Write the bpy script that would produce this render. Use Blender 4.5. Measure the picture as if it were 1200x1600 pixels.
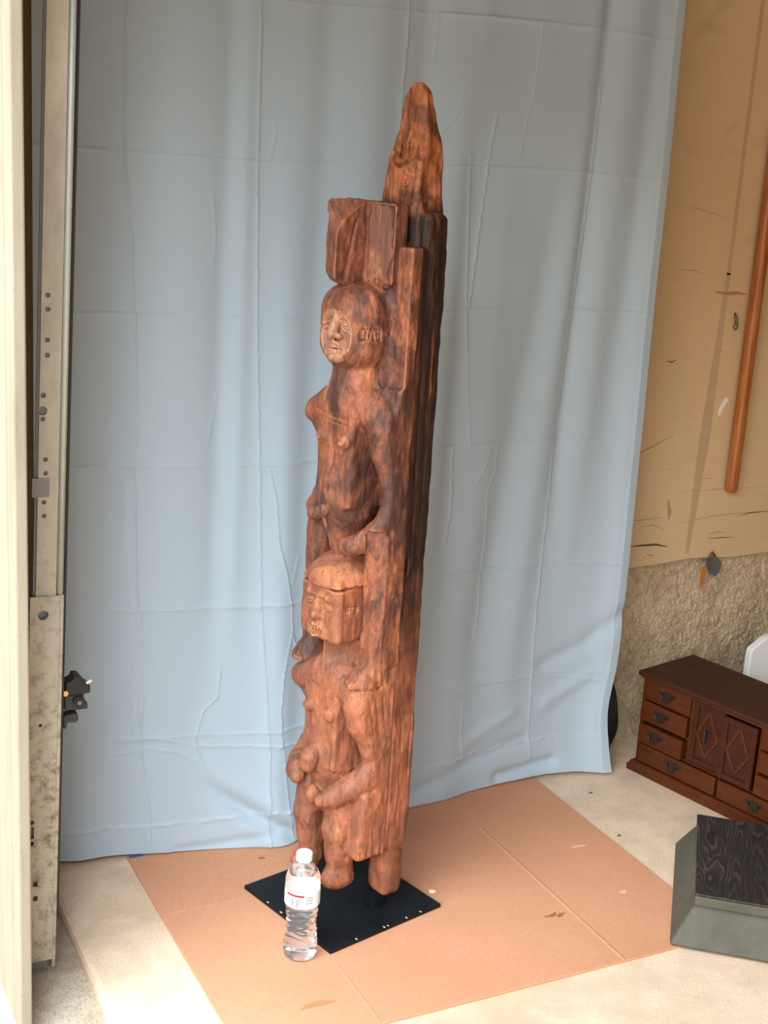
import bpy, bmesh, math, random
import numpy as np
from mathutils import Vector, Matrix

for o in list(bpy.data.objects):
    bpy.data.objects.remove(o, do_unlink=True)
SC = bpy.context.scene
COL = SC.collection
R = math.radians
random.seed(4)

# ------------------------------------------------------------------ camera
# garage frame: X along the side wall into the garage, Y towards the side wall, Z up
YAW, PITCH, ROLL = R(27.23), 0.262087, 0.0621617
fw = Vector((math.sin(YAW) * math.cos(PITCH), math.cos(YAW) * math.cos(PITCH), -math.sin(PITCH)))
r0 = Vector((math.cos(YAW), -math.sin(YAW), 0))
u0 = r0.cross(fw)
rr = math.cos(ROLL) * r0 + math.sin(ROLL) * u0
uu = -math.sin(ROLL) * r0 + math.cos(ROLL) * u0
cam = bpy.data.cameras.new('camera')
cam.sensor_fit = 'VERTICAL'
cam.sensor_height = 36.0
cam.lens = 36.0 * 2087.2 / 1600.0
cam.clip_start = 0.05
cam_o = bpy.data.objects.new('camera', cam)
COL.objects.link(cam_o)
cam_o.matrix_world = Matrix(((rr.x, uu.x, -fw.x, 0), (rr.y, uu.y, -fw.y, 0), (rr.z, uu.z, -fw.z, 1.43638), (0, 0, 0, 1)))
SC.camera = cam_o

# ------------------------------------------------------------------ sky, exposure
W = bpy.data.worlds.new('overcast_sky')
SC.world = W
W.use_nodes = True
wn = W.node_tree.nodes
wl = W.node_tree.links
wn.clear()
w_tc = wn.new('ShaderNodeTexCoord')
w_sep = wn.new('ShaderNodeSeparateXYZ')
w_map = wn.new('ShaderNodeMapRange')
w_map.inputs[1].default_value = 0.0
w_map.inputs[2].default_value = 1.0
w_map.inputs[3].default_value = 0.62
w_map.inputs[4].default_value = 1.95
w_bg = wn.new('ShaderNodeBackground')
w_col = wn.new('ShaderNodeValToRGB')
w_col.color_ramp.elements[0].color = (1.0, 0.76, 0.53, 1)
w_col.color_ramp.elements[1].color = (0.75, 0.88, 1.0, 1)
w_col.color_ramp.elements[1].position = 0.75
w_out = wn.new('ShaderNodeOutputWorld')
wl.new(w_tc.outputs['Generated'], w_sep.inputs[0])
wl.new(w_sep.outputs[2], w_map.inputs[0])
wl.new(w_map.outputs[0], w_bg.inputs[1])
wl.new(w_sep.outputs[2], w_col.inputs[0])
wl.new(w_col.outputs[0], w_bg.inputs[0])
wl.new(w_bg.outputs[0], w_out.inputs[0])

sun = bpy.data.lights.new('hazy_sun', 'SUN')
sun.energy = 2.1
sun.angle = R(58)
sun.color = (0.78, 0.93, 1.0)
sun_o = bpy.data.objects.new('hazy_sun', sun)
COL.objects.link(sun_o)
sun_o.rotation_euler = Vector((0.64, 0.54, -0.78)).to_track_quat('-Z', 'Y').to_euler()

vs = SC.view_settings
vs.view_transform = 'Standard'
vs.look = 'None'
vs.gamma = 1.0
vs.exposure = 1.75
vs.use_curve_mapping = False

# ------------------------------------------------------------------ helpers
def link(o, parent=None):
    COL.objects.link(o)
    if parent is not None:
        o.parent = parent
    return o

def tag(o, label=None, cat=None, group=None, kind=None):
    if label: o['label'] = label
    if cat: o['category'] = cat
    if group: o['group'] = group
    if kind: o['kind'] = kind
    return o

def empty(name, loc=(0, 0, 0), rz=0.0):
    o = bpy.data.objects.new(name, None)
    o.empty_display_size = 0.05
    link(o)
    o.location = loc
    o.rotation_euler = (0, 0, rz)
    return o

def obj(name, bm, mat, parent=None, smooth=False, bevel=0.0, seg=2):
    bmesh.ops.recalc_face_normals(bm, faces=bm.faces[:])
    me = bpy.data.meshes.new(name)
    bm.to_mesh(me)
    bm.free()
    if mat is not None:
        me.materials.append(mat)
    if smooth:
        me.polygons.foreach_set('use_smooth', [True] * len(me.polygons))
    o = bpy.data.objects.new(name, me)
    link(o, parent)
    if bevel > 0:
        b = o.modifiers.new('bevel', 'BEVEL')
        b.width = bevel
        b.segments = seg
        b.limit_method = 'ANGLE'
        b.angle_limit = R(35)
    return o

def bx(bm, lo, hi, M=None):
    vv = [Vector((x, y, z)) for x in (lo[0], hi[0]) for y in (lo[1], hi[1]) for z in (lo[2], hi[2])]
    if M is not None:
        vv = [M @ v for v in vv]
    v = [bm.verts.new(p) for p in vv]
    for f in ((0, 1, 3, 2), (4, 6, 7, 5), (0, 4, 5, 1), (2, 3, 7, 6), (0, 2, 6, 4), (1, 5, 7, 3)):
        bm.faces.new([v[i] for i in f])
    return bm

def box(lo, hi, M=None):
    return bx(bmesh.new(), lo, hi, M)

def tube(bm, pts, rad, n=10, caps=True):
    pts = [Vector(p) for p in pts]
    rads = rad if isinstance(rad, (list, tuple)) else [rad] * len(pts)
    rings = []
    up = Vector((0, 0, 1))
    prev = None
    for i, p in enumerate(pts):
        a = pts[max(0, i - 1)]
        b = pts[min(len(pts) - 1, i + 1)]
        t = (b - a).normalized()
        if prev is None:
            s = t.cross(up)
            if s.length < 1e-3:
                s = t.cross(Vector((1, 0, 0)))
        else:
            s = prev - t * prev.dot(t)
        s.normalize()
        prev = s
        q = t.cross(s)
        rings.append([bm.verts.new(p + rads[i] * (math.cos(2 * math.pi * k / n) * s + math.sin(2 * math.pi * k / n) * q)) for k in range(n)])
    for i in range(len(rings) - 1):
        for k in range(n):
            bm.faces.new((rings[i][k], rings[i][(k + 1) % n], rings[i + 1][(k + 1) % n], rings[i + 1][k]))
    if caps:
        bm.faces.new(rings[0][::-1])
        bm.faces.new(rings[-1])
    return bm

def lathe(bm, prof, n=32, c=(0, 0), cap0=True, cap1=True):
    rings = []
    for r_, z in prof:
        rings.append([bm.verts.new((c[0] + r_ * math.cos(2 * math.pi * k / n), c[1] + r_ * math.sin(2 * math.pi * k / n), z)) for k in range(n)])
    for i in range(len(rings) - 1):
        for k in range(n):
            bm.faces.new((rings[i][k], rings[i][(k + 1) % n], rings[i + 1][(k + 1) % n], rings[i + 1][k]))
    if cap0: bm.faces.new(rings[0][::-1])
    if cap1: bm.faces.new(rings[-1])
    return bm

def prism(bm, poly, d, M=None):
    # polygon in the (x, z) plane, extruded along y by d
    a = [Vector((x, 0, z)) for x, z in poly]
    b = [Vector((x, d, z)) for x, z in poly]
    if M is not None:
        a = [M @ v for v in a]
        b = [M @ v for v in b]
    a = [bm.verts.new(v) for v in a]
    b = [bm.verts.new(v) for v in b]
    n = len(a)
    bm.faces.new(a)
    bm.faces.new(b[::-1])
    for i in range(n):
        bm.faces.new((a[i], b[i], b[(i + 1) % n], a[(i + 1) % n]))
    return bm

def np_mesh(name, verts, faces, mat, parent=None, smooth=True):
    me = bpy.data.meshes.new(name)
    verts = np.ascontiguousarray(verts, dtype=np.float32)
    faces = np.ascontiguousarray(faces, dtype=np.int32)
    nf, k = faces.shape
    me.vertices.add(len(verts))
    me.vertices.foreach_set('co', verts.ravel())
    me.loops.add(nf * k)
    me.loops.foreach_set('vertex_index', faces.ravel())
    me.polygons.add(nf)
    me.polygons.foreach_set('loop_start', np.arange(nf, dtype=np.int32) * k)
    me.polygons.foreach_set('loop_total', np.full(nf, k, dtype=np.int32))
    me.update(calc_edges=True)
    me.validate()
    if smooth:
        me.polygons.foreach_set('use_smooth', np.ones(nf, dtype=bool))
    if mat is not None:
        me.materials.append(mat)
    o = bpy.data.objects.new(name, me)
    link(o, parent)
    return o

def vnoise(x, y, z, scale, seed, n=24):
    """periodic value noise, numpy; x, y, z broadcastable; returns about -1..1"""
    rng = np.random.RandomState(seed)
    T = rng.uniform(-1, 1, (n, n, n)).astype(np.float32)
    def pr(a, s):
        a = np.asarray(a, dtype=np.float32) * s + 100.0
        i = np.floor(a).astype(np.int32)
        f = a - i
        f = f * f * (3 - 2 * f)
        return i % n, (i + 1) % n, f
    s = scale if isinstance(scale, tuple) else (scale,) * 3
    x0, x1, fx = pr(x, s[0]); y0, y1, fy = pr(y, s[1]); z0, z1, fz = pr(z, s[2])
    x0, x1, fx, y0, y1, fy, z0, z1, fz = np.broadcast_arrays(x0, x1, fx, y0, y1, fy, z0, z1, fz)
    c00 = T[x0, y0, z0] * (1 - fx) + T[x1, y0, z0] * fx
    c10 = T[x0, y1, z0] * (1 - fx) + T[x1, y1, z0] * fx
    c01 = T[x0, y0, z1] * (1 - fx) + T[x1, y0, z1] * fx
    c11 = T[x0, y1, z1] * (1 - fx) + T[x1, y1, z1] * fx
    return (c00 * (1 - fy) + c10 * fy) * (1 - fz) + (c01 * (1 - fy) + c11 * fy) * fz

# ------------------------------------------------------------------ materials
class NT:
    def __init__(self, name, rough=0.6, spec=0.3):
        self.m = bpy.data.materials.new(name)
        self.m.use_nodes = True
        self.t = self.m.node_tree
        self.b = self.t.nodes['Principled BSDF']
        self.b.inputs['Roughness'].default_value = rough
        self.b.inputs['Specular IOR Level'].default_value = spec
        self.tc = self.t.nodes.new('ShaderNodeTexCoord')
    def n(self, typ, **kw):
        nd = self.t.nodes.new(typ)
        for k, v in kw.items():
            setattr(nd, k, v)
        return nd
    def l(self, a, b):
        self.t.links.new(a, b)
    def coord(self, scale=(1, 1, 1), loc=(0, 0, 0), rot=(0, 0, 0)):
        mp = self.n('ShaderNodeMapping')
        mp.inputs['Scale'].default_value = scale
        mp.inputs['Location'].default_value = loc
        mp.inputs['Rotation'].default_value = rot
        self.l(self.tc.outputs['Object'], mp.inputs[0])
        return mp.outputs[0]
    def noise(self, scale, detail=4, rough=0.6, vec=None, dist=0.0):
        nd = self.n('ShaderNodeTexNoise')
        nd.inputs['Scale'].default_value = scale
        nd.inputs['Detail'].default_value = detail
        nd.inputs['Roughness'].default_value = rough
        nd.inputs['Distortion'].default_value = dist
        self.l(vec if vec is not None else self.coord(), nd.inputs['Vector'])
        return nd.outputs['Fac']
    def vor(self, scale, vec=None, feat='F1'):
        nd = self.n('ShaderNodeTexVoronoi', feature=feat)
        nd.inputs['Scale'].default_value = scale
        self.l(vec if vec is not None else self.coord(), nd.inputs['Vector'])
        return nd.outputs['Distance']
    def ramp(self, fac, stops, interp='LINEAR'):
        nd = self.n('ShaderNodeValToRGB')
        nd.color_ramp.interpolation = interp
        el = nd.color_ramp.elements
        while len(el) < len(stops):
            el.new(0.5)
        for e, (p, c) in zip(el, stops):
            e.position = p
            e.color = (c[0], c[1], c[2], 1) if isinstance(c, (tuple, list)) else (c, c, c, 1)
        self.l(fac, nd.inputs[0])
        return nd.outputs[0]
    def mix(self, fac, a, b, typ='MIX'):
        nd = self.n('ShaderNodeMix', data_type='RGBA', blend_type=typ)
        for i, v in ((0, fac), (6, a), (7, b)):
            if isinstance(v, (int, float)):
                nd.inputs[i].default_value = v
            elif isinstance(v, (tuple, list)):
                nd.inputs[i].default_value = (v[0], v[1], v[2], 1)
            else:
                self.l(v, nd.inputs[i])
        return nd.outputs[2]
    def mth(self, op, a, b=None):
        nd = self.n('ShaderNodeMath', operation=op)
        for i, v in ((0, a), (1, b)):
            if v is None: continue
            if isinstance(v, (int, float)):
                nd.inputs[i].default_value = v
            else:
                self.l(v, nd.inputs[i])
        return nd.outputs[0]
    def color(self, c):
        if isinstance(c, (tuple, list)):
            self.b.inputs['Base Color'].default_value = (c[0], c[1], c[2], 1)
        else:
            self.l(c, self.b.inputs['Base Color'])
        return self
    def bump(self, h, strength=0.3, dist=0.002):
        nd = self.n('ShaderNodeBump')
        nd.inputs['Strength'].default_value = strength
        nd.inputs['Distance'].default_value = dist
        self.l(h, nd.inputs['Height'])
        self.l(nd.outputs[0], self.b.inputs['Normal'])
        return self

MATS = {}
def plain(name, c, rough=0.6, spec=0.3, metal=0.0, var=0.12, scale=30):
    if name in MATS: return MATS[name]
    t = NT(name, rough, spec)
    f = t.noise(scale, 5, 0.6)
    t.color(t.mix(f, tuple(x * (1 - var) for x in c), tuple(min(1, x * (1 + var)) for x in c)))
    t.b.inputs['Metallic'].default_value = metal
    MATS[name] = t.m
    return t.m

# concrete slab
t = NT('concrete', 0.8, 0.25)
big = t.noise(2.2, 5, 0.6)
mid = t.noise(14, 6, 0.65)
fine = t.noise(320, 3, 0.6)
spk = t.vor(210)
c = t.ramp(big, [(0.3, (0.64, 0.43, 0.28)), (0.5, (0.82, 0.59, 0.415)), (0.72, (0.86, 0.65, 0.475))])
c = t.mix(t.ramp(mid, [(0.35, 0.45), (0.6, 0.0)]), c, (0.52, 0.385, 0.27))
c = t.mix(t.ramp(fine, [(0.34, 0.5), (0.5, 0.0)]), c, (0.36, 0.28, 0.2))
c = t.mix(t.ramp(spk, [(0.05, 0.6), (0.16, 0.0)]), c, (0.3, 0.23, 0.17))
t.color(c)
t.bump(t.mth('ADD', fine, t.mth('MULTIPLY', mid, 2.0)), 0.35, 0.002)
M_CONC = t.m

t = NT('apron_concrete', 0.9, 0.2)
f1 = t.noise(5, 6, 0.65)
c = t.ramp(f1, [(0.3, (0.20, 0.14, 0.09)), (0.5, (0.48, 0.38, 0.28)), (0.68, (0.66, 0.56, 0.44))])
c = t.mix(t.ramp(t.noise(260, 3), [(0.35, 0.6), (0.5, 0.0)]), c, (0.2, 0.15, 0.1))
t.color(c); t.bump(t.noise(200, 4), 0.4, 0.002)
M_APRON = t.m

# beige wall panel
t = NT('beige_panel', 0.62, 0.25)
f1 = t.noise(2.0, 5, 0.6, t.coord((1, 1, 0.5)))
c = t.ramp(f1, [(0.3, (0.58, 0.40, 0.225)), (0.55, (0.66, 0.47, 0.28)), (0.75, (0.71, 0.525, 0.335))])
st = t.noise(5, 4, 0.6, t.coord((1.0, 1, 3.0)), 1.2)
c = t.mix(t.ramp(st, [(0.60, 0.0), (0.74, 0.3)]), c, (0.40, 0.27, 0.15))
c = t.mix(t.ramp(t.vor(38), [(0.02, 0.6), (0.05, 0.0)]), c, (0.2, 0.13, 0.08))
t.color(c); t.bump(t.noise(60, 4), 0.1, 0.001)
M_PANEL = t.m
M_SEAM = plain('seam_strip', (0.50, 0.345, 0.205), 0.7, 0.2, var=0.08, scale=12)
M_SCUFF = plain('scuff', (0.16, 0.11, 0.07), 0.8, 0.1)
M_SCUFF2 = plain('faint_scuff', (0.44, 0.30, 0.17), 0.8, 0.1)
M_RUST = plain('rust_stain', (0.42, 0.20, 0.07), 0.8, 0.1)

# rough stucco
t = NT('stucco', 0.9, 0.15)
f1 = t.noise(4, 6, 0.7)
c = t.ramp(f1, [(0.3, (0.36, 0.25, 0.155)), (0.5, (0.56, 0.42, 0.275)), (0.7, (0.68, 0.545, 0.39))])
c = t.mix(t.ramp(t.noise(45, 5, 0.65), [(0.36, 0.4), (0.52, 0.0)]), c, (0.26, 0.175, 0.105))
c = t.mix(t.ramp(t.noise(9, 3), [(0.55, 0.0), (0.75, 0.35)]), c, (0.36, 0.31, 0.25))
t.color(c); t.bump(t.noise(240, 3), 0.5, 0.002)
M_STUCCO = t.m

# pale blue cloth
t = NT('blue_cloth', 0.75, 0.2)
wv = t.n('ShaderNodeTexWave', wave_type='BANDS', bands_direction='X')
wv.inputs['Scale'].default_value = 420
t.l(t.coord(), wv.inputs[0])
wz = t.n('ShaderNodeTexWave', wave_type='BANDS', bands_direction='Z')
wz.inputs['Scale'].default_value = 420
t.l(t.coord(), wz.inputs[0])
f1 = t.noise(3, 4)
t.color(t.mix(f1, (0.385, 0.475, 0.560), (0.41, 0.50, 0.585)))
t.b.inputs['Sheen Weight'].default_value = 0.15
t.bump(t.mth('ADD', wv.outputs[1], wz.outputs[1]), 0.05, 0.0004)
M_CLOTH = t.m

# cardboard
t = NT('cardboard', 0.8, 0.2)
f1 = t.noise(3, 5, 0.6)
f2 = t.noise(220, 3, 0.6, t.coord((1, 0.25, 1)))
c = t.ramp(f1, [(0.3, (0.575, 0.262, 0.145)), (0.7, (0.65, 0.310, 0.178))])
c = t.mix(t.ramp(f2, [(0.4, 0.22), (0.6, 0.0)]), c, (0.44, 0.185, 0.095))
c = t.mix(t.ramp(t.vor(26), [(0.015, 0.7), (0.03, 0.0)]), c, (0.22, 0.11, 0.06))
t.color(c); t.bump(f2, 0.06, 0.001)
M_CARD = t.m
M_CARD2 = plain('pale_crease', (0.74, 0.44, 0.30), 0.8, 0.2, var=0.05)
M_STAIN = plain('brown_stain', (0.33, 0.13, 0.04), 0.8, 0.2)
M_STAIN2 = plain('red_earth_stain', (0.47, 0.20, 0.10), 0.8, 0.2)

# white painted exterior trim
t = NT('white_paint', 0.55, 0.3)
f1 = t.noise(6, 6, 0.65, t.coord((3, 3, 0.6)))
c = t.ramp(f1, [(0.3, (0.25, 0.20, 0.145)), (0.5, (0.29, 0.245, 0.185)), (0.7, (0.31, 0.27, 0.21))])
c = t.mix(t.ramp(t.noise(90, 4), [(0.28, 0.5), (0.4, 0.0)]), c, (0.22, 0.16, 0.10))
t.color(c); t.bump(t.noise(40, 5, 0.6, t.coord((4, 4, 0.3))), 0.2, 0.002)
M_WHITE = t.m

# track paint, mottled
t = NT('track_paint', 0.6, 0.35)
f1 = t.noise(7, 6, 0.7, t.coord((2, 2, 0.8)))
c = t.ramp(f1, [(0.32, (0.36, 0.31, 0.245)), (0.55, (0.46, 0.405, 0.33)), (0.75, (0.55, 0.49, 0.41))])
sz = t.n('ShaderNodeSeparateXYZ'); t.l(t.tc.outputs['Object'], sz.inputs[0])
lowm = t.n('ShaderNodeMapRange'); t.l(sz.outputs[2], lowm.inputs[0]); lowm.inputs[1].default_value = 0.95; lowm.inputs[2].default_value = 0.35; lowm.inputs[3].default_value = 0.12; lowm.inputs[4].default_value = 1.0
c = t.mix(t.mth('MULTIPLY', lowm.outputs[0], t.ramp(t.noise(48, 6, 0.75), [(0.49, 0.0), (0.66, 0.9)])), c, (0.13, 0.095, 0.06))
t.color(c); t.bump(t.noise(60, 5), 0.15, 0.001)
M_TRACK = t.m
M_GALV = plain('galvanised_lip', (0.50, 0.525, 0.49), 0.45, 0.5, 0.3, 0.12, 20)
M_BLACK = plain('black_rubber', (0.018, 0.017, 0.017), 0.55, 0.35)
M_BLKMET = plain('black_metal', (0.022, 0.022, 0.026), 0.4, 0.5, 0.2, 0.25, 60)
M_TAPE = plain('grey_tape', (0.235, 0.215, 0.215), 0.6, 0.3, 0, 0.05)
M_GREYWALL = plain('grey_framing', (0.36, 0.35, 0.36), 0.8, 0.2)
M_INTER = plain('bare_interior', (0.40, 0.30, 0.20), 0.85, 0.15, var=0.2, scale=3)
M_CEIL = plain('ceiling_boards', (0.33, 0.26, 0.19), 0.85, 0.15, var=0.2, scale=4)
M_BRASS = plain('brass_bolt', (0.55, 0.36, 0.2), 0.35, 0.5, 0.8)
M_WPLAST = plain('white_plastic', (0.80, 0.80, 0.78), 0.45, 0.4, var=0.02)
M_DARKCLOTH = plain('dark_cloth', (0.035, 0.027, 0.024), 0.9, 0.1, var=0.3)
M_CHIP = plain('pale_tan', (0.76, 0.62, 0.45), 0.8, 0.2)
M_BLUETAPE = plain('blue_print', (0.06, 0.12, 0.42), 0.5, 0.3)
M_ORANGE = plain('orange_scrap', (0.50, 0.17, 0.03), 0.7, 0.2)
M_GREYMET = plain('dull_grey_metal', (0.16, 0.165, 0.16), 0.5, 0.5, 0.5)

# pole wood
t = NT('varnished_pole', 0.38, 0.45)
f1 = t.noise(25, 5, 0.6, t.coord((6, 6, 0.35)))
t.color(t.ramp(f1, [(0.3, (0.24, 0.065, 0.012)), (0.55, (0.40, 0.125, 0.025)), (0.75, (0.50, 0.185, 0.045))]))
M_POLE = t.m

# cabinet wood
def cab_wood(name, a, b, rough=0.38):
    t = NT(name, rough, 0.22)
    f = t.noise(12, 6, 0.65, t.coord((0.7, 3, 9)), 0.6)
    c = t.ramp(f, [(0.3, a), (0.7, b)])
    sc = t.noise(70, 5, 0.75, None, 2.5)
    c = t.mix(t.ramp(sc, [(0.63, 0.0), (0.75, 0.35)]), c, tuple(min(1, x * 2.4 + 0.02) for x in b))
    t.color(c); t.bump(f, 0.08, 0.001)
    return t.m
M_CABTOP = cab_wood('cabinet_top_wood', (0.034, 0.0105, 0.006), (0.066, 0.021, 0.010), 0.5)
M_CAB = cab_wood('cabinet_wood', (0.055, 0.0125, 0.0035), (0.105, 0.026, 0.006))
M_CABDOOR = cab_wood('cabinet_door_wood', (0.034, 0.009, 0.005), (0.062, 0.016, 0.008))
M_HANDLE = plain('antique_brass', (0.035, 0.022, 0.018), 0.5, 0.4, 0.4, 0.5, 200)

# pedestal
t = NT('grey_washed_wood', 0.65, 0.3)
f1 = t.noise(7, 5, 0.65, None, 0.8)
c = t.ramp(f1, [(0.3, (0.062, 0.055, 0.040)), (0.6, (0.105, 0.094, 0.070)), (0.8, (0.14, 0.125, 0.093))])
c = t.mix(t.ramp(t.noise(60, 5, 0.7), [(0.3, 0.5), (0.45, 0.0)]), c, (0.05, 0.055, 0.055))
t.color(c); t.bump(t.noise(90, 4), 0.25, 0.001)
M_PED = t.m
t = NT('charred_grain_wood', 0.5, 0.35)
gx = t.noise(2.2, 2, 0.45, t.coord((9, 1.5, 1), (0.4, 0.1, 0)), 0.25)
ring = t.mth('FRACT', t.mth('MULTIPLY', gx, 16.0))
c = t.ramp(ring, [(0.0, (0.016, 0.014, 0.015)), (0.55, (0.035, 0.029, 0.028)), (0.85, (0.085, 0.068, 0.058)), (0.97, (0.014, 0.012, 0.013))])
c = t.mix(t.ramp(t.noise(10, 5), [(0.4, 0.65), (0.65, 0.0)]), c, (0.016, 0.014, 0.015))
t.color(c); t.bump(ring, 0.35, 0.0012)
M_CHAR = t.m

# plate
t = NT('black_steel_plate', 0.5, 0.2)
f = t.noise(40, 5, 0.6)
c = t.ramp(f, [(0.3, (0.004, 0.005, 0.007)), (0.7, (0.009, 0.010, 0.013))])
c = t.mix(t.ramp(t.vor(45), [(0.03, 0.8), (0.055, 0.0)]), c, (0.17, 0.15, 0.14))
t.color(c); t.bump(t.noise(300, 3), 0.15, 0.0006)
M_PLATE = t.m

# carved wood of the sculpture
def carved(name, dark, mid_, light, dark_amt, rough=0.5):
    t = NT(name, rough, 0.35)
    wp = t.coord((1, 1, 0.55))
    grain = t.noise(22, 8, 0.7, t.coord((2.2, 2.2, 0.6)), 0.8)
    patch = t.noise(9, 8, 0.72, wp, 0.7)
    blot = t.noise(34, 7, 0.72, t.coord((1, 1, 0.6)), 0.9)
    fine = t.noise(160, 5, 0.72, t.coord((1, 1, 0.45)), 0.8)
    c = t.ramp(grain, [(0.30, tuple(0.62 * a + 0.38 * b for a, b in zip(mid_, dark))), (0.50, mid_), (0.68, tuple(0.55 * a + 0.45 * b for a, b in zip(mid_, light)))])
    c = t.mix(t.ramp(blot, [(0.54, 0.0), (0.66, 0.75)]), c, light)
    c = t.mix(t.ramp(patch, [(0.44, dark_amt), (0.57, 0.0)]), c, dark)
    c = t.mix(t.ramp(blot, [(0.34, 0.8), (0.44, 0.0)]), c, dark)
    c = t.mix(t.ramp(fine, [(0.36, 0.75), (0.47, 0.0)]), c, tuple(x * 0.4 for x in mid_))
    geo = t.n('ShaderNodeNewGeometry')
    wear = t.ramp(geo.outputs['Pointiness'], [(0.512, 0.0), (0.56, 0.85)])
    c = t.mix(t.mth('MULTIPLY', wear, t.ramp(blot, [(0.35, 0.35), (0.58, 1.0)])), c, light)
    t.color(c)
    rg = t.ramp(patch, [(0.4, rough - 0.14), (0.62, rough + 0.15)])
    t.l(rg, t.b.inputs['Roughness'])
    h = t.mth('ADD', t.mth('MULTIPLY', grain, 1.2), t.mth('ADD', t.mth('MULTIPLY', fine, 0.7), t.mth('MULTIPLY', blot, 1.3)))
    t.bump(h, 0.5, 0.0035)
    return t.m
M_FIG1 = carved('carved_wood_upper', (0.066, 0.030, 0.025), (0.31, 0.094, 0.045), (0.56, 0.215, 0.095), 0.95)
M_FIG2 = carved('carved_wood_lower', (0.120, 0.052, 0.036), (0.39, 0.125, 0.062), (0.58, 0.22, 0.088), 0.65)
M_FACE = carved('pale_face_wood', (0.12, 0.058, 0.042), (0.50, 0.225, 0.130), (0.64, 0.33, 0.20), 0.6)
M_FACE2 = carved('worn_face_wood', (0.12, 0.050, 0.032), (0.42, 0.145, 0.068), (0.60, 0.26, 0.105), 0.6)
M_FACET = carved('pale_headdress_facet', (0.11, 0.062, 0.052), (0.46, 0.165, 0.085), (0.58, 0.24, 0.125), 0.8)  # paler tone for the front face of the headdress side lobe
M_HEADD = carved('carved_wood_headdress', (0.066, 0.030, 0.024), (0.26, 0.080, 0.038), (0.52, 0.20, 0.095), 0.9)
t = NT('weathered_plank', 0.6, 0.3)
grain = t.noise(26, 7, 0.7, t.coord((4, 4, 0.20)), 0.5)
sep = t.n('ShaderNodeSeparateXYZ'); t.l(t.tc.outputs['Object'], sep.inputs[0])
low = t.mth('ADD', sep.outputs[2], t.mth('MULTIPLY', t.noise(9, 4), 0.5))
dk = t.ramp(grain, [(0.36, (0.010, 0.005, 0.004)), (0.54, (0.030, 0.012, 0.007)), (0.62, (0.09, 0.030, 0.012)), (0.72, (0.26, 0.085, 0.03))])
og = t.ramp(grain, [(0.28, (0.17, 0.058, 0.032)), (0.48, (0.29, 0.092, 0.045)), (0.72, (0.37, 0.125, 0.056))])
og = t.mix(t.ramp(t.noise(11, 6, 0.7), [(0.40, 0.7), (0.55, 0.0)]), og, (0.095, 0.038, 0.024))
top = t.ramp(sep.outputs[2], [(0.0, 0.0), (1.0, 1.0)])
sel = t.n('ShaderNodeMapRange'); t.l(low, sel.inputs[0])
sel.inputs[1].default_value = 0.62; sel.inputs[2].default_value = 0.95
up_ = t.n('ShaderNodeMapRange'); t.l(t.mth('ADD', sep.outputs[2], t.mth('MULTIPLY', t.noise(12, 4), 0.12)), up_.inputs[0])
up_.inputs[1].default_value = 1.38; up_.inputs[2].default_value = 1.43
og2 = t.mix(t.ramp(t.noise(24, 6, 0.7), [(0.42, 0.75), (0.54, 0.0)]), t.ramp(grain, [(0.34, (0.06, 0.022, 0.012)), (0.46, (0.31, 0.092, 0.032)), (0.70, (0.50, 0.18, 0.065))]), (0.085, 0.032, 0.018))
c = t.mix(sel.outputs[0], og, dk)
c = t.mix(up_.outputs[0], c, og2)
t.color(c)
t.bump(grain, 0.35, 0.0025)
M_PLANK = t.m

# bottle
t = NT('clear_water_bottle', 0.02, 0.5)
t.b.inputs['Transmission Weight'].default_value = 0.95
t.b.inputs['IOR'].default_value = 1.33
t.color((0.985, 0.99, 0.99))
M_WATER = t.m
M_CAP = plain('white_cap', (0.86, 0.87, 0.88), 0.4, 0.4, var=0.01)
t = NT('label_film', 0.4, 0.4)
t.color((0.88, 0.87, 0.86))
M_LABEL = t.m
M_RED = plain('label_red', (0.72, 0.03, 0.04), 0.5, 0.3, var=0.02)
M_BAR = plain('label_ink', (0.06, 0.05, 0.06), 0.6, 0.2, var=0.02)
M_PINK = plain('label_pink', (0.78, 0.35, 0.40), 0.6, 0.2, var=0.02)

# ------------------------------------------------------------------ structure
WALL_Y = 2.585
tag(obj('floor', box((0.53, -3.0, -0.2), (6.2, 2.75, 0.0)), M_CONC, bevel=0.012), 'pale speckled concrete garage floor slab', 'floor', kind='structure')
bm = bmesh.new()
bx(bm, (-14, -14, -0.3), (0.56, 14, -0.022))
tag(obj('floor_apron', bm, M_APRON), 'dirt-stained concrete apron outside the garage opening', 'ground', kind='structure')

# side wall: beige panel over rough stem wall
PANEL_Z = 0.472
bm = bmesh.new()
NX = 160
rows = []
rng = np.random.RandomState(3)
xs = np.linspace(0.44, 6.2, NX)
wob = 0.004 * np.sin(xs * 9) + 0.003 * np.sin(xs * 23 + 1) + 0.002 * rng.uniform(-1, 1, NX)
bot_f = [bm.verts.new((x, WALL_Y - 0.012, PANEL_Z + w)) for x, w in zip(xs, wob)]
top_f = [bm.verts.new((x, WALL_Y - 0.012, 2.6)) for x in xs]
bot_b = [bm.verts.new((x, WALL_Y + 0.004, PANEL_Z + w)) for x, w in zip(xs, wob)]
top_b = [bm.verts.new((x, WALL_Y + 0.004, 2.6)) for x in xs]
for i in range(NX - 1):
    bm.faces.new((bot_f[i], bot_f[i + 1], top_f[i + 1], top_f[i]))
    bm.faces.new((bot_b[i], top_b[i], top_b[i + 1], bot_b[i + 1]))
    bm.faces.new((bot_f[i], bot_b[i], bot_b[i + 1], bot_f[i + 1]))
    bm.faces.new((top_f[i], top_f[i + 1], top_b[i + 1], top_b[i]))
wall = obj('wall_back', bm, M_PANEL)
tag(wall, 'beige painted garage wall panel with scuffs and stains, right of the cloth', 'wall', kind='structure')

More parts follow.
